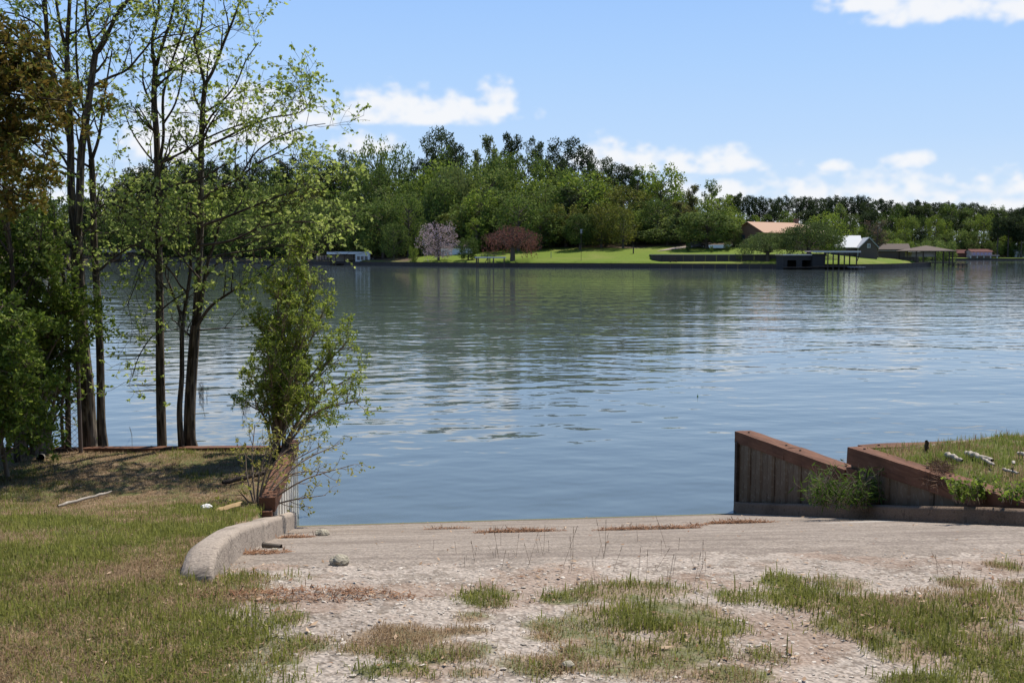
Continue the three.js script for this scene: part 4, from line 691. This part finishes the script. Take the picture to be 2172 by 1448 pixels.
{ // dark boathouse with a pale roof edge and its open neighbour
  const o = thing('boathouse', 'dark closed boathouse with a pale flat roof edge and two door bays', 'boathouse', spot(1690, 200, 0), .03);
  part(o, 'roof', box(6.6, .2, 5.2, 0, 2.8, 0), TANROOF); part(o, 'fascia', box(6.6, .2, .1, 0, 2.78, 2.66), std({ color: rgb(.6, .54, .48) }));
  for (const [w, h, dd, x, y, z] of [[6.2, 3.3, .12, 0, 1.02, -2.34], [.12, 3.3, 4.56, -3.04, 1.02, 0], [.12, 3.3, 4.56, 3.04, 1.02, 0], [6.2, .9, .12, 0, 2.22, 2.34], [.75, 2.4, .12, -2.72, .57, 2.34], [1.1, 2.4, .12, -.1, .57, 2.34], [.9, 2.4, .12, 2.65, .57, 2.34]]) part(o, 'wall', box(w, h, dd, x, y, z), BLUEWALL);
  part(o, 'deck', box(6.4, .15, 1.0, 0, .45, 2.9), DARKWOOD);
  const p = thing('boathouse', 'open boathouse on posts with a pale flat roof, joined to the dark closed one', 'boathouse', spot(1766, 199, 0), .02);
  part(p, 'roof', box(8.9, .2, 5.4, .1, 3.42, 0), GREYROOF); part(p, 'fascia', box(8.9, .28, .1, .1, 3.35, 2.75), std({ color: rgb(.5, .48, .42) }));
  part(p, 'cabin', box(2.4, 3, 4, -3, 1.5, -.2), BLUEWALL);
  posts(p, [[-1.5, 2.4], [-.5, 2.4], [.6, 2.4], [1.6, 2.4], [1.9, -2], [3.9, 2.4], [4.1, -2]], -.8, 3.3, .2); part(p, 'deck', box(8.6, .18, 5, 0, .62, 0), DARKWOOD); part(p, 'low_dock', box(3, .15, 1.6, 3.6, .5, 3.2), GREYDECK);
  posts(p, [[2.4, 3.9], [3, 3.9], [3.7, 3.9], [4.4, 3.9], [5, 3.9]], -.8, .75, .16); part(p, 'brace', beam(V(4.0, 1.6, 2.4), V(4.6, 3.2, 2.4), .12, .12), DARKWOOD);
}
{ // hip-roofed boathouse with a long pier
  const o = thing('boathouse', 'hip-roofed open boathouse at the end of a long pier on the point', 'boathouse', spot(1966, 250, 0), -.05);
  const hip = new THREE.ConeGeometry(1, 1.3, 4, 1); hip.rotateY(Math.PI / 4); hip.scale(8.4, 1, 5.4); hip.translate(0, 4.35, 0); part(o, 'roof', hip, BROWNROOF); part(o, 'eave_board', box(11.9, .18, 7.7, 0, 3.62, 0), DARKWOOD);
  part(o, 'loft', box(5.5, 1.2, 5, -1.2, 2.9, -.4), GREYWOOD); part(o, 'deck', box(11, .2, 6.4, .4, .95, 0), DARKWOOD);
  posts(o, [[-5.3, 3], [-3.2, 3], [-1.6, 3], [1.2, 3], [3, 3], [4.4, 3], [5.2, 3], [5.2, -3], [-5.3, -3]], -.8, 3.6); part(o, 'low_dock', box(4.2, .2, 1.6, 6.6, .5, 2), DARKWOOD); posts(o, [[5.6, 2.8], [6.6, 2.8], [7.6, 2.8], [8.6, 2.8]], -.8, .8, .2);
  const p = thing('pier', 'long dark railed pier running from the lawn to the hip-roofed boathouse', 'pier', spot(1890, 252, 0), -.02);
  part(p, 'deck', box(11, .2, 1.6, 0, 1.0, 0), DARKWOOD); part(p, 'rail', box(11, .12, .1, 0, 2.0, .75), DARKWOOD); for (let k = 0; k < 14; k++) part(p, 'rail_post', box(.1, 1.05, .1, -5.3 + k * .82, 1.5, .75), DARKWOOD); posts(p, [[-4, .7], [-1.5, .7], [1.5, .7], [4, .7]], -.8, .9);
}
{ // pier in front of the copper tree
  const o = thing('pier', 'raised pale-decked pier on dark posts in front of the copper weeping tree', 'pier', spot(1040, 230, 0), 0);
  part(o, 'deck', box(6.7, .28, 3, 0, 2.2, 0), std({ color: rgb(.40, .40, .42) })); posts(o, [[-3, 1.2], [-2.6, 1.2], [-.5, 1.2], [-.1, 1.2], [.7, 1.2], [3, 1.2], [-3, -1.2], [3, -1.2]], -.8, 2.1, .24);
  posts(o, [[-1.9, 1.3], [-1.2, 1.3], [-.6, 1.3], [.8, 1.3]], 2.2, 2.9, .1); part(o, 'brace', beam(V(-1.4, .6, 1.2), V(-.6, 2, 1.2), .14, .14), DARKWOOD); part(o, 'rail', box(4.4, .1, .1, -.5, 2.95, -1.3), DARKWOOD);
}
{
  const o = thing('boathouse', 'low dark boathouse on the far shore behind the slim near trunks', 'boathouse', spot(262, 412, 0), .3);
  part(o, 'roof', box(17, .35, 9, 0, 5.2, 0), BROWNROOF); for (const [w, h, dd, x, y, z] of [[15.5, 4.6, .2, 0, 2.6, -3.9], [.2, 4.6, 7.6, -7.6, 2.6, 0], [.2, 4.6, 7.6, 7.6, 2.6, 0], [15.5, 1.2, .2, 0, 4.3, 3.9], [1.2, 3.4, .2, 0, 2, 3.9]]) part(o, 'wall', box(w, h, dd, x, y, z), GREYWOOD); part(o, 'dock', box(12, .3, 3, 12, 1.0, 2), GREYDECK);
  const b = thing('cottage', 'white-walled cottage glimpsed behind the blossom bush', 'house', spot(968, 272), .1); gable(b, 8, 5, 1.7, 2.6, WHITE, BROWNROOF, .4);
  const c = thing('bank_screen', 'sunlit pale bank edged by dark posts beside the flat-roofed boathouse', 'bank', spot(686, 298), 0); part(c, 'bank', box(4.4, 1.3, .6, 0, .6, -.6), std({ color: rgb(.52, .35, .26) })); posts(c, [[-1.4, .1], [-.6, .1], [.1, .1], [.9, .1], [1.8, .1]], -.3, 1.5, .22);
}
{ // small things on the far lawn
  const pole = thing('bird_box_pole', 'white bird box on a thin pole before the dark oak', 'bird box', spot(1233, 231), 0); part(pole, 'pole', box(.08, 6.6, .08, 0, 3.0, 0), DARKWOOD); part(pole, 'box', box(.4, .8, .4, 0, 6.3, 0), GREYDECK); part(pole, 'roof', box(.55, .1, .5, 0, 6.76, 0), GREYROOF);
  const post = thing('lawn_post', 'dark upright post beside the thin-crowned olive tree', 'post', spot(1344, 240), 0); part(post, 'pole', box(.25, 1.9, .25, 0, .9, 0), DARKWOOD); part(post, 'top', box(.34, .1, .34, 0, 1.88, 0), DARKWOOD);
  const s0 = [[1240, 545, 226], [1247, 547, 225], [1253, 551, 223.5], [1265, 554, 222], [1277, 557, 221]];
  for (const [px, , d] of s0) { const s = thing('stump_post', 'short dark stub post in the line crossing the far lawn', 'post', spot(px, d), 0, 'stub posts on the far lawn'); part(s, 'pole', box(.2, .75, .2, 0, .3, 0), DARKWOOD); part(s, 'top', box(.26, .06, .26, 0, .7, 0), DARKWOOD); }
  const l2 = thing('lawn_post', 'thin grey post by the copper weeping tree on the far lawn', 'post', spot(1169, 240), 0); part(l2, 'pole', box(.12, 1.4, .12, 0, .6, 0), GREYDECK); part(l2, 'top', box(.18, .08, .18, 0, 1.33, 0), GREYDECK);
  const bench = thing('garden_bench', 'dark bench on the lower lawn before the terrace wall', 'bench', spot(1429, 221), .2); part(bench, 'seat', box(1.5, .12, .5, 0, .45, 0), DARKWOOD); part(bench, 'backrest', box(1.5, .5, .08, 0, .8, -.24), DARKWOOD); for (const x of [-.65, .65]) part(bench, 'leg', box(.1, .5, .45, x, .2, 0), DARKWOOD);
  const car = thing('parked_car', 'dark parked car in the shade of the wide oak', 'car', spot(1478, 246), .1), paint = std({ color: rgb(.02, .022, .03), roughness: .25 });
  const body = prism([[-2.2, .35], [2.2, .35], [2.25, .85], [1.3, 1.0], [.7, 1.5], [-1.3, 1.52], [-1.9, 1.05], [-2.25, .95]], 1.75); part(car, 'body', body, paint);
  for (const x of [-1.35, 1.4]) for (const z of [-.8, .8]) { const c = new THREE.CylinderGeometry(.34, .34, .22, 16); c.rotateX(Math.PI / 2); c.translate(x, .34, z); const t = part(car, 'wheel', c, DARK); const h = new THREE.CylinderGeometry(.17, .17, .24, 12); h.rotateX(Math.PI / 2); h.translate(x, .34, z); part(t, 'hub', h, GREYROOF); }
  part(car, 'side_window', box(1.7, .36, 1.78, -.35, 1.25, 0), GLASS);
  const boat = thing('moored_boat', 'white boat on a trailer parked beside the brick house', 'boat', spot(1527, 240), -.25);
  const hull = prism([[-2.4, .7], [-2.2, .35], [1.7, .35], [2.9, 1.15], [-2.4, 1.05]], 1.7); part(boat, 'hull', hull, WHITE); part(boat, 'windscreen', box(.06, .5, 1.3, .4, 1.35, 0), GLASS); part(boat, 'trailer', box(4, .12, 1.4, 0, .28, 0), DARK);
}
{ // houses on the distant shore
  const o = thing('red_roofed_house', 'red-roofed house up the bank on the distant shore', 'house', spot(2070, 578), .3); gable(o, 14, 9, 4.2, 7.2, REDROOF, REDROOF, .8); part(o, 'chimney', box(.8, 2, .8, 4.5, 7.4, 0), WHITE);
  const w = thing('lake_house', 'pink and white house with a raised terrace at the distant water', 'house', spot(2078, 557), .03); const [q] = gable(w, 11, 7, 3.2, 4.4, PINKWALL, REDROOF, .5); part(w, 'terrace', box(16, .5, 3, 0, 1.2, 5), PINKWALL); for (const x of [-4, -2, 0, 2, 4]) part(q, 'window', box(1.0, 1.5, .1, x, 2.0, 3.55), LILACWALL); posts(w, [[-7, 6], [-3.5, 6], [0, 6], [3.5, 6], [7, 6]], -.8, 1.2, .35, WHITE);
  const l = thing('cabin', 'low dark red cabin beside the pink and white house', 'house', spot(2048, 562), -.2); gable(l, 8, 6, 2.4, 4, REDROOF, REDROOF, .5);
  const k = thing('pale_house', 'pale house partly hidden by shore pines on the distant shore', 'house', spot(2168, 572), 0); gable(k, 10, 7, 3, 4.6, WHITE, GREYROOF, .5);
}
// ------------------------------------------------------------------ small things near by
{
  const fl = thing('fishing_float', 'tiny green and white fishing float bobbing alone on the lake', 'float', [at(1480, 852, 20.6).x, 0, -20.6]); const b = new THREE.SphereGeometry(.014, 12, 8); b.scale(1, 1.5, 1); b.translate(0, .015, 0); part(fl, 'body', b, std({ color: rgb(.18, .32, .06) })); const st = new THREE.CylinderGeometry(.003, .004, .04, 6); st.translate(0, .05, 0); part(fl, 'tip', st, WHITE);
}
function lump(rx, ry, rz, seed, rough = .3) { const g = new THREE.IcosahedronGeometry(1, 3), p = g.attributes.position, r0 = seed * 7.7; for (let i = 0; i < p.count; i++) { const x = p.getX(i), y = p.getY(i), z = p.getZ(i), k = 1 + (fbm(x * 1.6 + r0, y * 1.6 + z * 1.3 + r0, 3) - .5) * rough * 2.2 + (Math.abs(fbm(x * 4 + r0, z * 4 + y * 3, 2) - .5)) * rough * .5; p.setXYZ(i, x * rx * k, Math.max(y, -.6) * ry * k, z * rz * k); } g.computeVertexNormals(); return g; }
const rockTex = texture(256, 256, (u, v) => { const k = pn(u, v, 10, 4); return mixc([.16, .14, .10], [.48, .44, .35], clamp(k * 1.3 - .15)); }, { repeat: [2, 2] });
const ROCK = std({ map: rockTex, roughness: .95 });
function rest(o, px, py, up = 0) { const p = onBank(px, py); o.position.set(p.x, p.y + up, p.z); return o; }
for (const [px, py, s, l] of [[722, 1197, .042, 'pale squarish stone alone on the concrete ramp'], [683, 1125, .045, 'brownish broken stone at the water end of the ramp beside the needle litter'], [583, 1168, .022, 'small grey stone beside the bit of pipe at the kerb'], [1205, 1420, .02, 'small pale stone half buried in the grass and gravel']]) rest(single('stone', lump(s * 1.15, s * .8, s, px), ROCK, l, 'stone'), px, py, s * .35);
{
  const pipe = rest(thing('pipe_piece', 'short broken piece of dark pipe lying by the kerb', 'pipe'), 577, 1158, .015); pipe.rotation.set(0, -.35, 0); pipe.scale.setScalar(.66); const c = new THREE.CylinderGeometry(.026, .024, .2, 18, 1, true); c.rotateZ(Math.PI / 2); part(pipe, 'tube', c, std({ color: rgb(.14, .12, .10), side: THREE.DoubleSide })); const e = new THREE.TorusGeometry(.026, .004, 8, 20); e.rotateY(Math.PI / 2); e.translate(-.1, 0, 0); part(pipe, 'rim', e, std({ color: rgb(.07, .06, .055) }));
  const paper = rest(thing('crumpled_paper', 'crumpled white paper scrap on the lawn beside the flattened cardboard', 'paper'), 437, 1080, .03), q = lump(.045, .026, .035, 3, .6); part(paper, 'wad', q, WHITE);
  const g = new THREE.BoxGeometry(.19, .005, .14, 16, 1, 8), p = g.attributes.position; for (let i = 0; i < p.count; i++) { const x = p.getX(i), z = p.getZ(i); p.setY(i, p.getY(i) + .03 * Math.sin(x * 9) + .02 * Math.cos(z * 20) + .01 * vnoise(x * 40, z * 40)); } g.computeVertexNormals();
  const card = rest(single('cardboard_scrap', g, std({ color: rgb(.36, .25, .13) }), 'flattened yellow brown cardboard scrap on the lawn near the wing wall', 'cardboard'), 485, 1085, .035); card.rotation.y = .12;
}
function woodPiece(name, label, a, b, r0, r1, mat, category = 'driftwood', seed = 1, rough = .25) { // a weathered stick or log between two points
  const r = mulberry(seed), T = new Tubes(), n = 12, pts = [], rr = []; for (let k = 0; k <= n; k++) { const t = k / n, p = a.clone().lerp(b, t); p.add(V(...unit(r)).multiplyScalar(r0 * rough)); pts.push(p.sub(a)); rr.push(lerp(r0, r1, t) * (.88 + r() * .24) * (k === 0 || k === n ? .7 : 1)); } T.add(pts, rr, 8);
  const m = single(name, T.build(), mat, label, category); m.position.copy(a); return m;
}
{
  const pb = (x, y, up) => { const p = onBank(x, y, x > 1500 ? 1.07 : .7); p.y += up; return p; };
  woodPiece('log', 'pale weathered log lying at the foot of the forked tree', pb(85, 978, .03), pb(155, 950, .06), .055, .04, GREYWOOD, 'log', 71);
  woodPiece('fallen_stick', 'long grey stick lying on the sunny lawn', pb(122, 1077, .02), pb(236, 1053, .035), .014, .01, GREYWOOD, 'stick', 72);
  woodPiece('fallen_stick', 'thin grey twig in the tree shade on the lawn', pb(470, 1030, .03), pb(562, 1018, .06), .02, .024, DARKWOOD, 'stick', 73);
  woodPiece('fallen_stick', 'small bare branch bristling from the bulkhead edge', pb(283, 938, .02), at(274, 905, 11.2), .006, .003, TWIG, 'stick', 74);
  woodPiece('post_stub', 'dark crooked stub of a post at the edge of the grassy bank', V(at(1963, 955, 9.1).x, .95, -9.1), V(at(1964, 934, 9.1).x + .01, at(1964, 933, 9.1).y, -9.1), .022, .018, DARKWOOD, 'post', 75, .5);
  const bleached = std({ map: woodTex(.46, .41, .35, [.22, .185, .155]) });
  for (const [x0, y0, x1, y1, rr, l] of [[2006, 976, 2040, 990, .04, 'thick bleached driftwood chunk by the eroded soil above the wall cap'], [2048, 970, 2104, 990, .045, 'longest bleached driftwood plank on the grassy bank'], [2128, 1008, 2162, 1016, .022, 'thin bleached stick low on the grassy bank'], [2150, 992, 2152, 1012, .02, 'short bleached peg standing up in the grass'], [2160, 972, 2190, 982, .03, 'bleached driftwood stick higher up the grassy bank'], [2085, 985, 2110, 1000, .025, 'small bleached splinter beside the longest driftwood plank']]) woodPiece('driftwood', l, pb(x0, y0, .045), x1 - x0 < 5 ? V(pb(x0, y1, 0).x, pb(x0, y1, 0).y + .11, pb(x0, y1, 0).z) : pb(x1, y1, .05), rr * .62, rr * .42, bleached, 'driftwood', x0, .3);
}
{ // a short run of chain-link beside the forked trunk
  const L = 1.15, H = 1.25, a = V(-5.75, .66, -11.12), o = thing('chain_link_fence', 'rusty chain-link fence glimpsed between the sapling and the forked trunk', 'fence', [a.x, a.y, a.z], -.05), T = new Tubes(), W = std({ color: rgb(.16, .12, .10), roughness: .6, metalness: .5 });
  for (let k = -22; k < 22; k++) for (const s of [-1, 1]) { const x0 = k * .062, p = [], y1 = H; const xa = s > 0 ? x0 : x0 + y1, xb = s > 0 ? x0 + y1 : x0; const c = (x, y) => V(x, y, s * .002); let A = [xa, 0], B = [xb, y1]; const cut = (P, Q) => { for (const lim of [0, L]) { if ((P[0] - lim) * (Q[0] - lim) < 0) { const t = (lim - P[0]) / (Q[0] - P[0]), m = [lim, P[1] + (Q[1] - P[1]) * t]; if (lim === 0 ? P[0] < 0 : P[0] > L) P = m; else Q = m; } } return [P, Q]; };
    [A, B] = cut(A, B); if ((A[0] <= 0 && B[0] <= 0) || (A[0] >= L && B[0] >= L) || Math.hypot(A[0] - B[0], A[1] - B[1]) < .03) continue; T.add([c(...A), c(...B)], [.0018, .0018], 4); }
  part(o, 'wire_mesh', T.build(), W); const post = new THREE.CylinderGeometry(.022, .022, 1.5, 10); post.translate(L, .6, 0); part(o, 'post', post, W); const rail = new THREE.CylinderGeometry(.014, .014, L, 8); rail.rotateZ(Math.PI / 2); rail.translate(L / 2, H + .01, 0); part(o, 'top_rail', rail, W);
}
// grey moss that hangs from the thin trees
for (const [x, y, len, d, l] of [[430, 818, .42, 11.0, 'long grey moss beard hanging free over the water'], [386, 668, .5, 11.2, 'grey moss clinging round the thin kinked sapling'], [518, 850, .4, 10.7, 'dark moss strand hanging inside the leafy shrub'], [346, 585, .3, 11.2, 'short grey moss tuft on the straight tree']]) {
  const F = new Leaves(), r = mulberry(x), o = at(x, y, d);
  for (let q = 0; q < 11; q++) { let sx = (r() - .5) * .09, sz = (r() - .5) * .08, sl = len * (.3 + .8 * r() * r()), dx = 0, dz = 0; const top = (r() - .3) * .1; for (let k = 0; k < sl * 240; k++) { const t = k / (sl * 240); dx += (r() - .5) * .004; dz += (r() - .5) * .004; const s = .02 + r() * .05, w = .012 * (1 - t * .6); F.add(sx + dx + (r() - .5) * w, top - t * sl, sz + dz + (r() - .5) * w, (r() - .5) * .9, -1, (r() - .5) * .9, ...unit(r), s, .002, tint(r, [.11, .11, .095], [.21, .205, .18])); } }
  const m = single('hanging_moss', F.build(), leafMat(1, 1, 1, .1), l, 'moss'); m.position.copy(o);
}
// heaps of pine needles left by the water
const NEEDLE = leafMat(1, 1, 1, .1);
for (const [px, py, rx, rz, n, l] of [[1095, 1119, .33, .07, 700, 'russet pine needle heap in the middle of the waterline'], [1375, 1114, .45, .06, 800, 'longest russet pine needle drift along the waterline'], [1562, 1099, .30, .07, 700, 'thick russet pine needle heap near the low wing wall'], [625, 1130, .14, .06, 260, 'brown needle litter at the water end of the kerb'], [545, 1172, .16, .1, 260, 'brown leaves and needles caught along the kerb face'], [945, 1109, .2, .03, 150, 'thin wisp of brown needles on the waterline'], [640, 1265, .5, .12, 500, 'scatter of brown leaf litter below the kerb nose'], [1480, 1105, .1, .03, 80, 'tiny tuft of brown needles between the two larger drifts']]) {
  const F = new Leaves(), r = mulberry(px + 3), o = onBank(px, py); for (let k = 0; k < n * 2.2; k++) { const a = r() * 6.28, q = Math.sqrt(r()), x = Math.cos(a) * q * rx * (.75 + .5 * vnoise(a * 1.6, px)), z = Math.sin(a) * q * rz, y = bankH(o.x + x, -(o.z + z)) - o.y + .004 + (1 - q) * .035 * r() * (n > 300 ? 1 : .4), s = .02 + r() * .04, u = unit(r); F.add(x, y, z, u[0], u[1] * .25, u[2], (r() - .5), 1, (r() - .5), s, .0035 + r() * .004, tint(r, [.15, .07, .04], [.31, .18, .105], .35)); }
  const m = single('needle_heap', F.build(), NEEDLE, l, 'pine needles'); m.position.copy(o);
}
// ------------------------------------------------------------------ turf, weeds, gravel and litter: beyond counting
function scatter(name, label, category, geo, mat, items) {
  const m = new THREE.InstancedMesh(geo, mat, items.length), q = new THREE.Quaternion(), e = new THREE.Euler(), M = new THREE.Matrix4(), c = new THREE.Color();
  items.forEach((t, i) => { e.set(t.rx || 0, t.ry || 0, t.rz || 0); q.setFromEuler(e); M.compose(t.p, q, t.s); m.setMatrixAt(i, M); m.setColorAt(i, c.setRGB(...t.c)); });
  m.name = numbered(name); shade(m); tag(m, label, category, null, 'stuff'); scene.add(m); return m;
}
function tuft(n, h, wide, lean, seed) { // a tuft of bent blades
  const r = mulberry(seed), p = [], nn = [], idx = [];
  for (let k = 0; k < n; k++) {
    const a = r() * 6.28, q = Math.sqrt(r()) * wide, x = Math.cos(a) * q, z = Math.sin(a) * q, b = r() * 6.28, L = h * (.45 + r() * .75), ln = lean * (.3 + r()), dx = Math.cos(b), dz = Math.sin(b), w = .0011 + r() * .0011, sx = -dz * w, sz = dx * w, o = p.length / 3;
    const m = [x + dx * L * ln * .3, L * .55, z + dz * L * ln * .3], t = [x + dx * L * ln, L * (1 - ln * .25), z + dz * L * ln];
    p.push(x - sx, -.01, z - sz, x + sx, -.01, z + sz, m[0] - sx * .8, m[1], m[2] - sz * .8, m[0] + sx * .8, m[1], m[2] + sz * .8, ...t); for (let j = 0; j < 5; j++) nn.push(dx * -.5, .75, dz * -.5); idx.push(o, o + 1, o + 2, o + 1, o + 3, o + 2, o + 2, o + 3, o + 4);
  }
  const g = new THREE.BufferGeometry(); g.setAttribute('position', new THREE.Float32BufferAttribute(p, 3)); g.setAttribute('normal', new THREE.Float32BufferAttribute(nn, 3)); g.setIndex(idx); return g;
}
{
  const r = mulberry(401), lawn = [], dry = [], tall = [], pebbles = [], chips = [], litter = [], stalks = [];
  const grassMat = new THREE.MeshPhysicalMaterial({ color: rgb(1, 1, 1), roughness: .95, transmission: .35, thickness: 0, ior: 1.35, specularIntensity: .25, side: THREE.DoubleSide });
  const inView = (x, d) => d > 3.2 && Math.abs(x) < d * .53 + .5;
  for (let k = 0; k < 190000; k++) {
    const d = 3.2 + r() * 8.2, x = (r() * 2 - 1) * (d * .53 + .5), keep = d < 5.5 ? 1 : d < 8 ? .75 : .55; if (r() > keep) continue;
    const g = grassAt(x, d); if (r() > g * .95 * (.45 + .75 * fbm(x * 4 + 9, d * 4, 3))) continue;
    const gravelly = d < 6 && x > -1.0 && x < wallR(d); if (gravelly && r() > .25 + .6 * sstep(.42, .66, fbm(x * 6 + 3, d * 6 + 60, 3))) continue;
    if (x < kerbX(d) + .02 && x > kerbX(d) - .175 && d > 4.9 && d < 10.2) continue;
    const bank = x > wallR(d) + .15 && d > 6.2, y = bankH(x, d); if (y < .1) continue; const lively = fbm(x * 1.7 + 31, d * 1.7 + 5, 3), s = (.75 + r() * .6) * (.75 + lively * .6), p = V(x, y, -d);
    const green = tint(r, [.10, .12, .024], [.21, .215, .05], .3), brown = tint(r, [.19, .125, .07], [.36, .265, .16], .3);
    if (bank) { tall.push({ p, ry: r() * 6.28, s: V(s, s * (.45 + r() * r() * 1.5), s), c: r() < .08 + .4 * sstep(.52, .66, fbm(x * 2.3 + 50, d * 2.3, 3)) ? brown : tint(r, [.09, .135, .022], [.21, .245, .05], .25) }); continue; }
    const shadyBare = x < -1.5 && d > 8.6 ? .45 : 0;
    if (r() < clamp(.42 + (gravelly ? .08 : 0) + (.5 - lively) * 2.4 + shadyBare)) dry.push({ p, ry: r() * 6.28, s: V(s, s * .8, s), c: brown }); else lawn.push({ p, ry: r() * 6.28, s: V(s, s * (.6 + r() * r() * 1.3), s), c: green });
  }
  const A = Math.floor(lawn.length / 2);
  scatter('lawn_grass', 'short green grass of the lawn and the patches on the gravel', 'grass', tuft(8, .022, .04, .85, 1), grassMat, lawn.slice(0, A)); scatter('lawn_grass', 'green grass blades mixed through the lawn', 'grass', tuft(7, .034, .045, .8, 2), grassMat, lawn.slice(A));
  scatter('dry_grass', 'dry brown grass mixed through the turf', 'grass', tuft(9, .022, .045, 1.05, 3), grassMat, dry); scatter('bank_grass', 'longer bright grass on the bank behind the rust red wall', 'grass', tuft(8, .05, .04, .6, 4), grassMat, tall);
  for (let k = 0; k < 20000; k++) {
    const d = 3.3 + r() * 3.0, x = (r() * 2 - 1) * (d * .53 + .4); if (grassAt(x, d) > .5 || x > wallR(d)) continue; const y = bankH(x, d), far = sstep(5.7, 4.8, d); if (r() > far) continue;
    const s = .002 + Math.pow(r(), 7) * .009, t = r(); pebbles.push({ p: V(x, y + s * .12, -d), rx: (r() - .5) * .5, ry: r() * 6, rz: (r() - .5) * .5, s: V(s * (.8 + r() * .9), s * (.4 + r() * .25), s * (.8 + r() * .7)), c: mixc([.30, .26, .22], [.60, .54, .47], t) });
  }
  scatter('gravel', 'pale gravel scattered at the top of the ramp', 'gravel', new THREE.IcosahedronGeometry(1, 0), std({ color: rgb(1, 1, 1), flatShading: true }), pebbles);
  for (let k = 0; k < 9000; k++) {
    const d = 3.3 + r() * 7.8, x = (r() * 2 - 1) * (d * .53 + .4); if (x > wallR(d) - .2) continue; const onRamp = x > kerbX(d) && d > 5.6; if (onRamp && r() > .05) continue; if (!onRamp && r() > .16 + .5 * sstep(.5, .7, fbm(x * 3.1 + 20, d * 3.1, 4)) + (d < 5.8 && x < -.9 && x > -1.8 ? .4 : 0)) continue;
    const y = bankH(x, d); if (y < .03) continue; const s = .007 + r() * r() * .02; litter.push({ p: V(x, y + .004 + r() * .008, -d), rx: (r() - .5) * .6, ry: r() * 6.28, rz: (r() - .5) * .6, s: V(s, s, s * (.4 + r() * .3)), c: tint(r, [.16, .08, .045], [.46, .34, .23], .25) });
  }
  const lf = new THREE.BufferGeometry(); lf.setAttribute('position', new THREE.Float32BufferAttribute([-1, .1, 0, -.2, 0, .8, 1, .25, 0, -.2, 0, -.8, .1, .22, 0], 3)); lf.setIndex([0, 1, 4, 1, 2, 4, 2, 3, 4, 3, 0, 4]); lf.computeVertexNormals();
  scatter('leaf_litter', 'dry brown leaves scattered over lawn, gravel and ramp', 'leaf litter', lf, std({ color: rgb(1, 1, 1), side: THREE.DoubleSide }), litter);
  for (let k = 0; k < 620; k++) { const d = 4.6 + r() * 2.2, x = (r() * 2 - 1) * (d * .5), g = fbm(x * 1.3 + 70, d * 1.3, 3); if (x < kerbX(d) + .3 || x > wallR(d) - .2 || g < .5 || d > 6.4 - r() * 1.2) continue; const s = .35 + r() * .85; stalks.push({ p: V(x, bankH(x, d), -d), ry: r() * 6.28, rx: (r() - .5) * .9, rz: (r() - .5) * .9, s: V(1, s * s, 1), c: tint(r, [.09, .06, .04], [.20, .145, .09]) }); }
  const st = new THREE.CylinderGeometry(.0006, .0009, .16, 4); st.translate(0, .08, 0); const hd = new THREE.CylinderGeometry(.0008, .0016, .03, 4); hd.translate(0, .155, 0);
  scatter('weed_stalks', 'thin dry seed stalks standing along the edge of the ramp', 'weeds', join([st, hd]), std({ color: rgb(1, 1, 1) }), stalks);
}
{ // weeds against the wall
  const blade = (name, label, base, n, h, spreadR, seed, c0, c1, w = .012) => { const F = new Leaves(), T = new Tubes(), r = mulberry(seed), g = thing(name, label, 'plant', [base.x, base.y, base.z]); for (let k = 0; k < n; k++) { const a = r() * 6.28, q = Math.sqrt(r()) * spreadR, x = Math.cos(a) * q, z = Math.sin(a) * q * .55, L = h * (.4 + r() * .7), u = unit(r), ex = x + u[0] * L * .5, ez = z + u[2] * L * .4, ey = L * (.55 + r() * .45), y0 = Math.max(0, bankH(base.x + x, -(base.z + z), false) - base.y) * 0; T.add([V(x, y0, z), V((x + ex) / 2, ey * .7, (z + ez) / 2), V(ex, ey, ez)], [.003, .002, .001], 3); for (let j = 0; j < 6; j++) { const t = .25 + .75 * r(), s = w > .02 ? w * (1.1 + r() * .6) : .05 + r() * .07; F.add(lerp(x, ex, t), ey * t, lerp(z, ez, t), ...unit(r), ...unit(r), s, w * (.7 + r() * .6), tint(r, c0, c1)); } } part(g, 'stem', T.build(), TWIG); part(g, 'foliage', F.build(), LEAF); };
  blade('weed_clump', 'dark green grassy weed clump growing against the rust red capped wall', V(wallR(8.8) - .26, rampH(3, 8.8) + .1, -8.85), 170, .38, .34, 81, [.04, .08, .012], [.12, .19, .03]);
  blade('weed_clump', 'thin weed growing at the corner where the low wing wall starts', V(wallR(9.4) - .15, rampH(2.9, 9.4) + .12, -9.45), 26, .38, .08, 82, [.09, .15, .02], [.22, .30, .05]);
  blade('weed_clump', 'round leaved weed spilling over the footing of the sloping wall', V(wallR(7.55) - .12, rampH(3.4, 7.55) + .16, -7.55), 70, .24, .16, 83, [.11, .17, .02], [.28, .36, .06], .026);
  blade('weed_clump', 'leafy weeds hanging over the cap of the sloping wall', V(wallR(7.3) + .12, 1.06, -7.3), 60, .2, .22, 84, [.11, .19, .025], [.28, .36, .06], .022);
  const F = new Leaves(), r = mulberry(85), o = V(wallR(8.25) + .1, 1.08, -8.25); for (let k = 0; k < 700; k++) { const x = (r() - .5) * .5, z = (r() - .5) * .3 - x * .6, s = .04 + r() * .08, u = unit(r); F.add(x * .5, .03 * r() + .02 - Math.max(0, -x - .05) * .5, z, u[0], u[1] * .7 - .2, u[2], ...unit(r), s, .005, tint(r, [.10, .06, .04], [.24, .16, .11])); }
  const m = single('root_tangle', F.build(), NEEDLE, 'tangle of dry brown roots on eroded soil spilling over the wall cap', 'roots'); m.position.copy(o);
}
renderer.render(scene, camera);
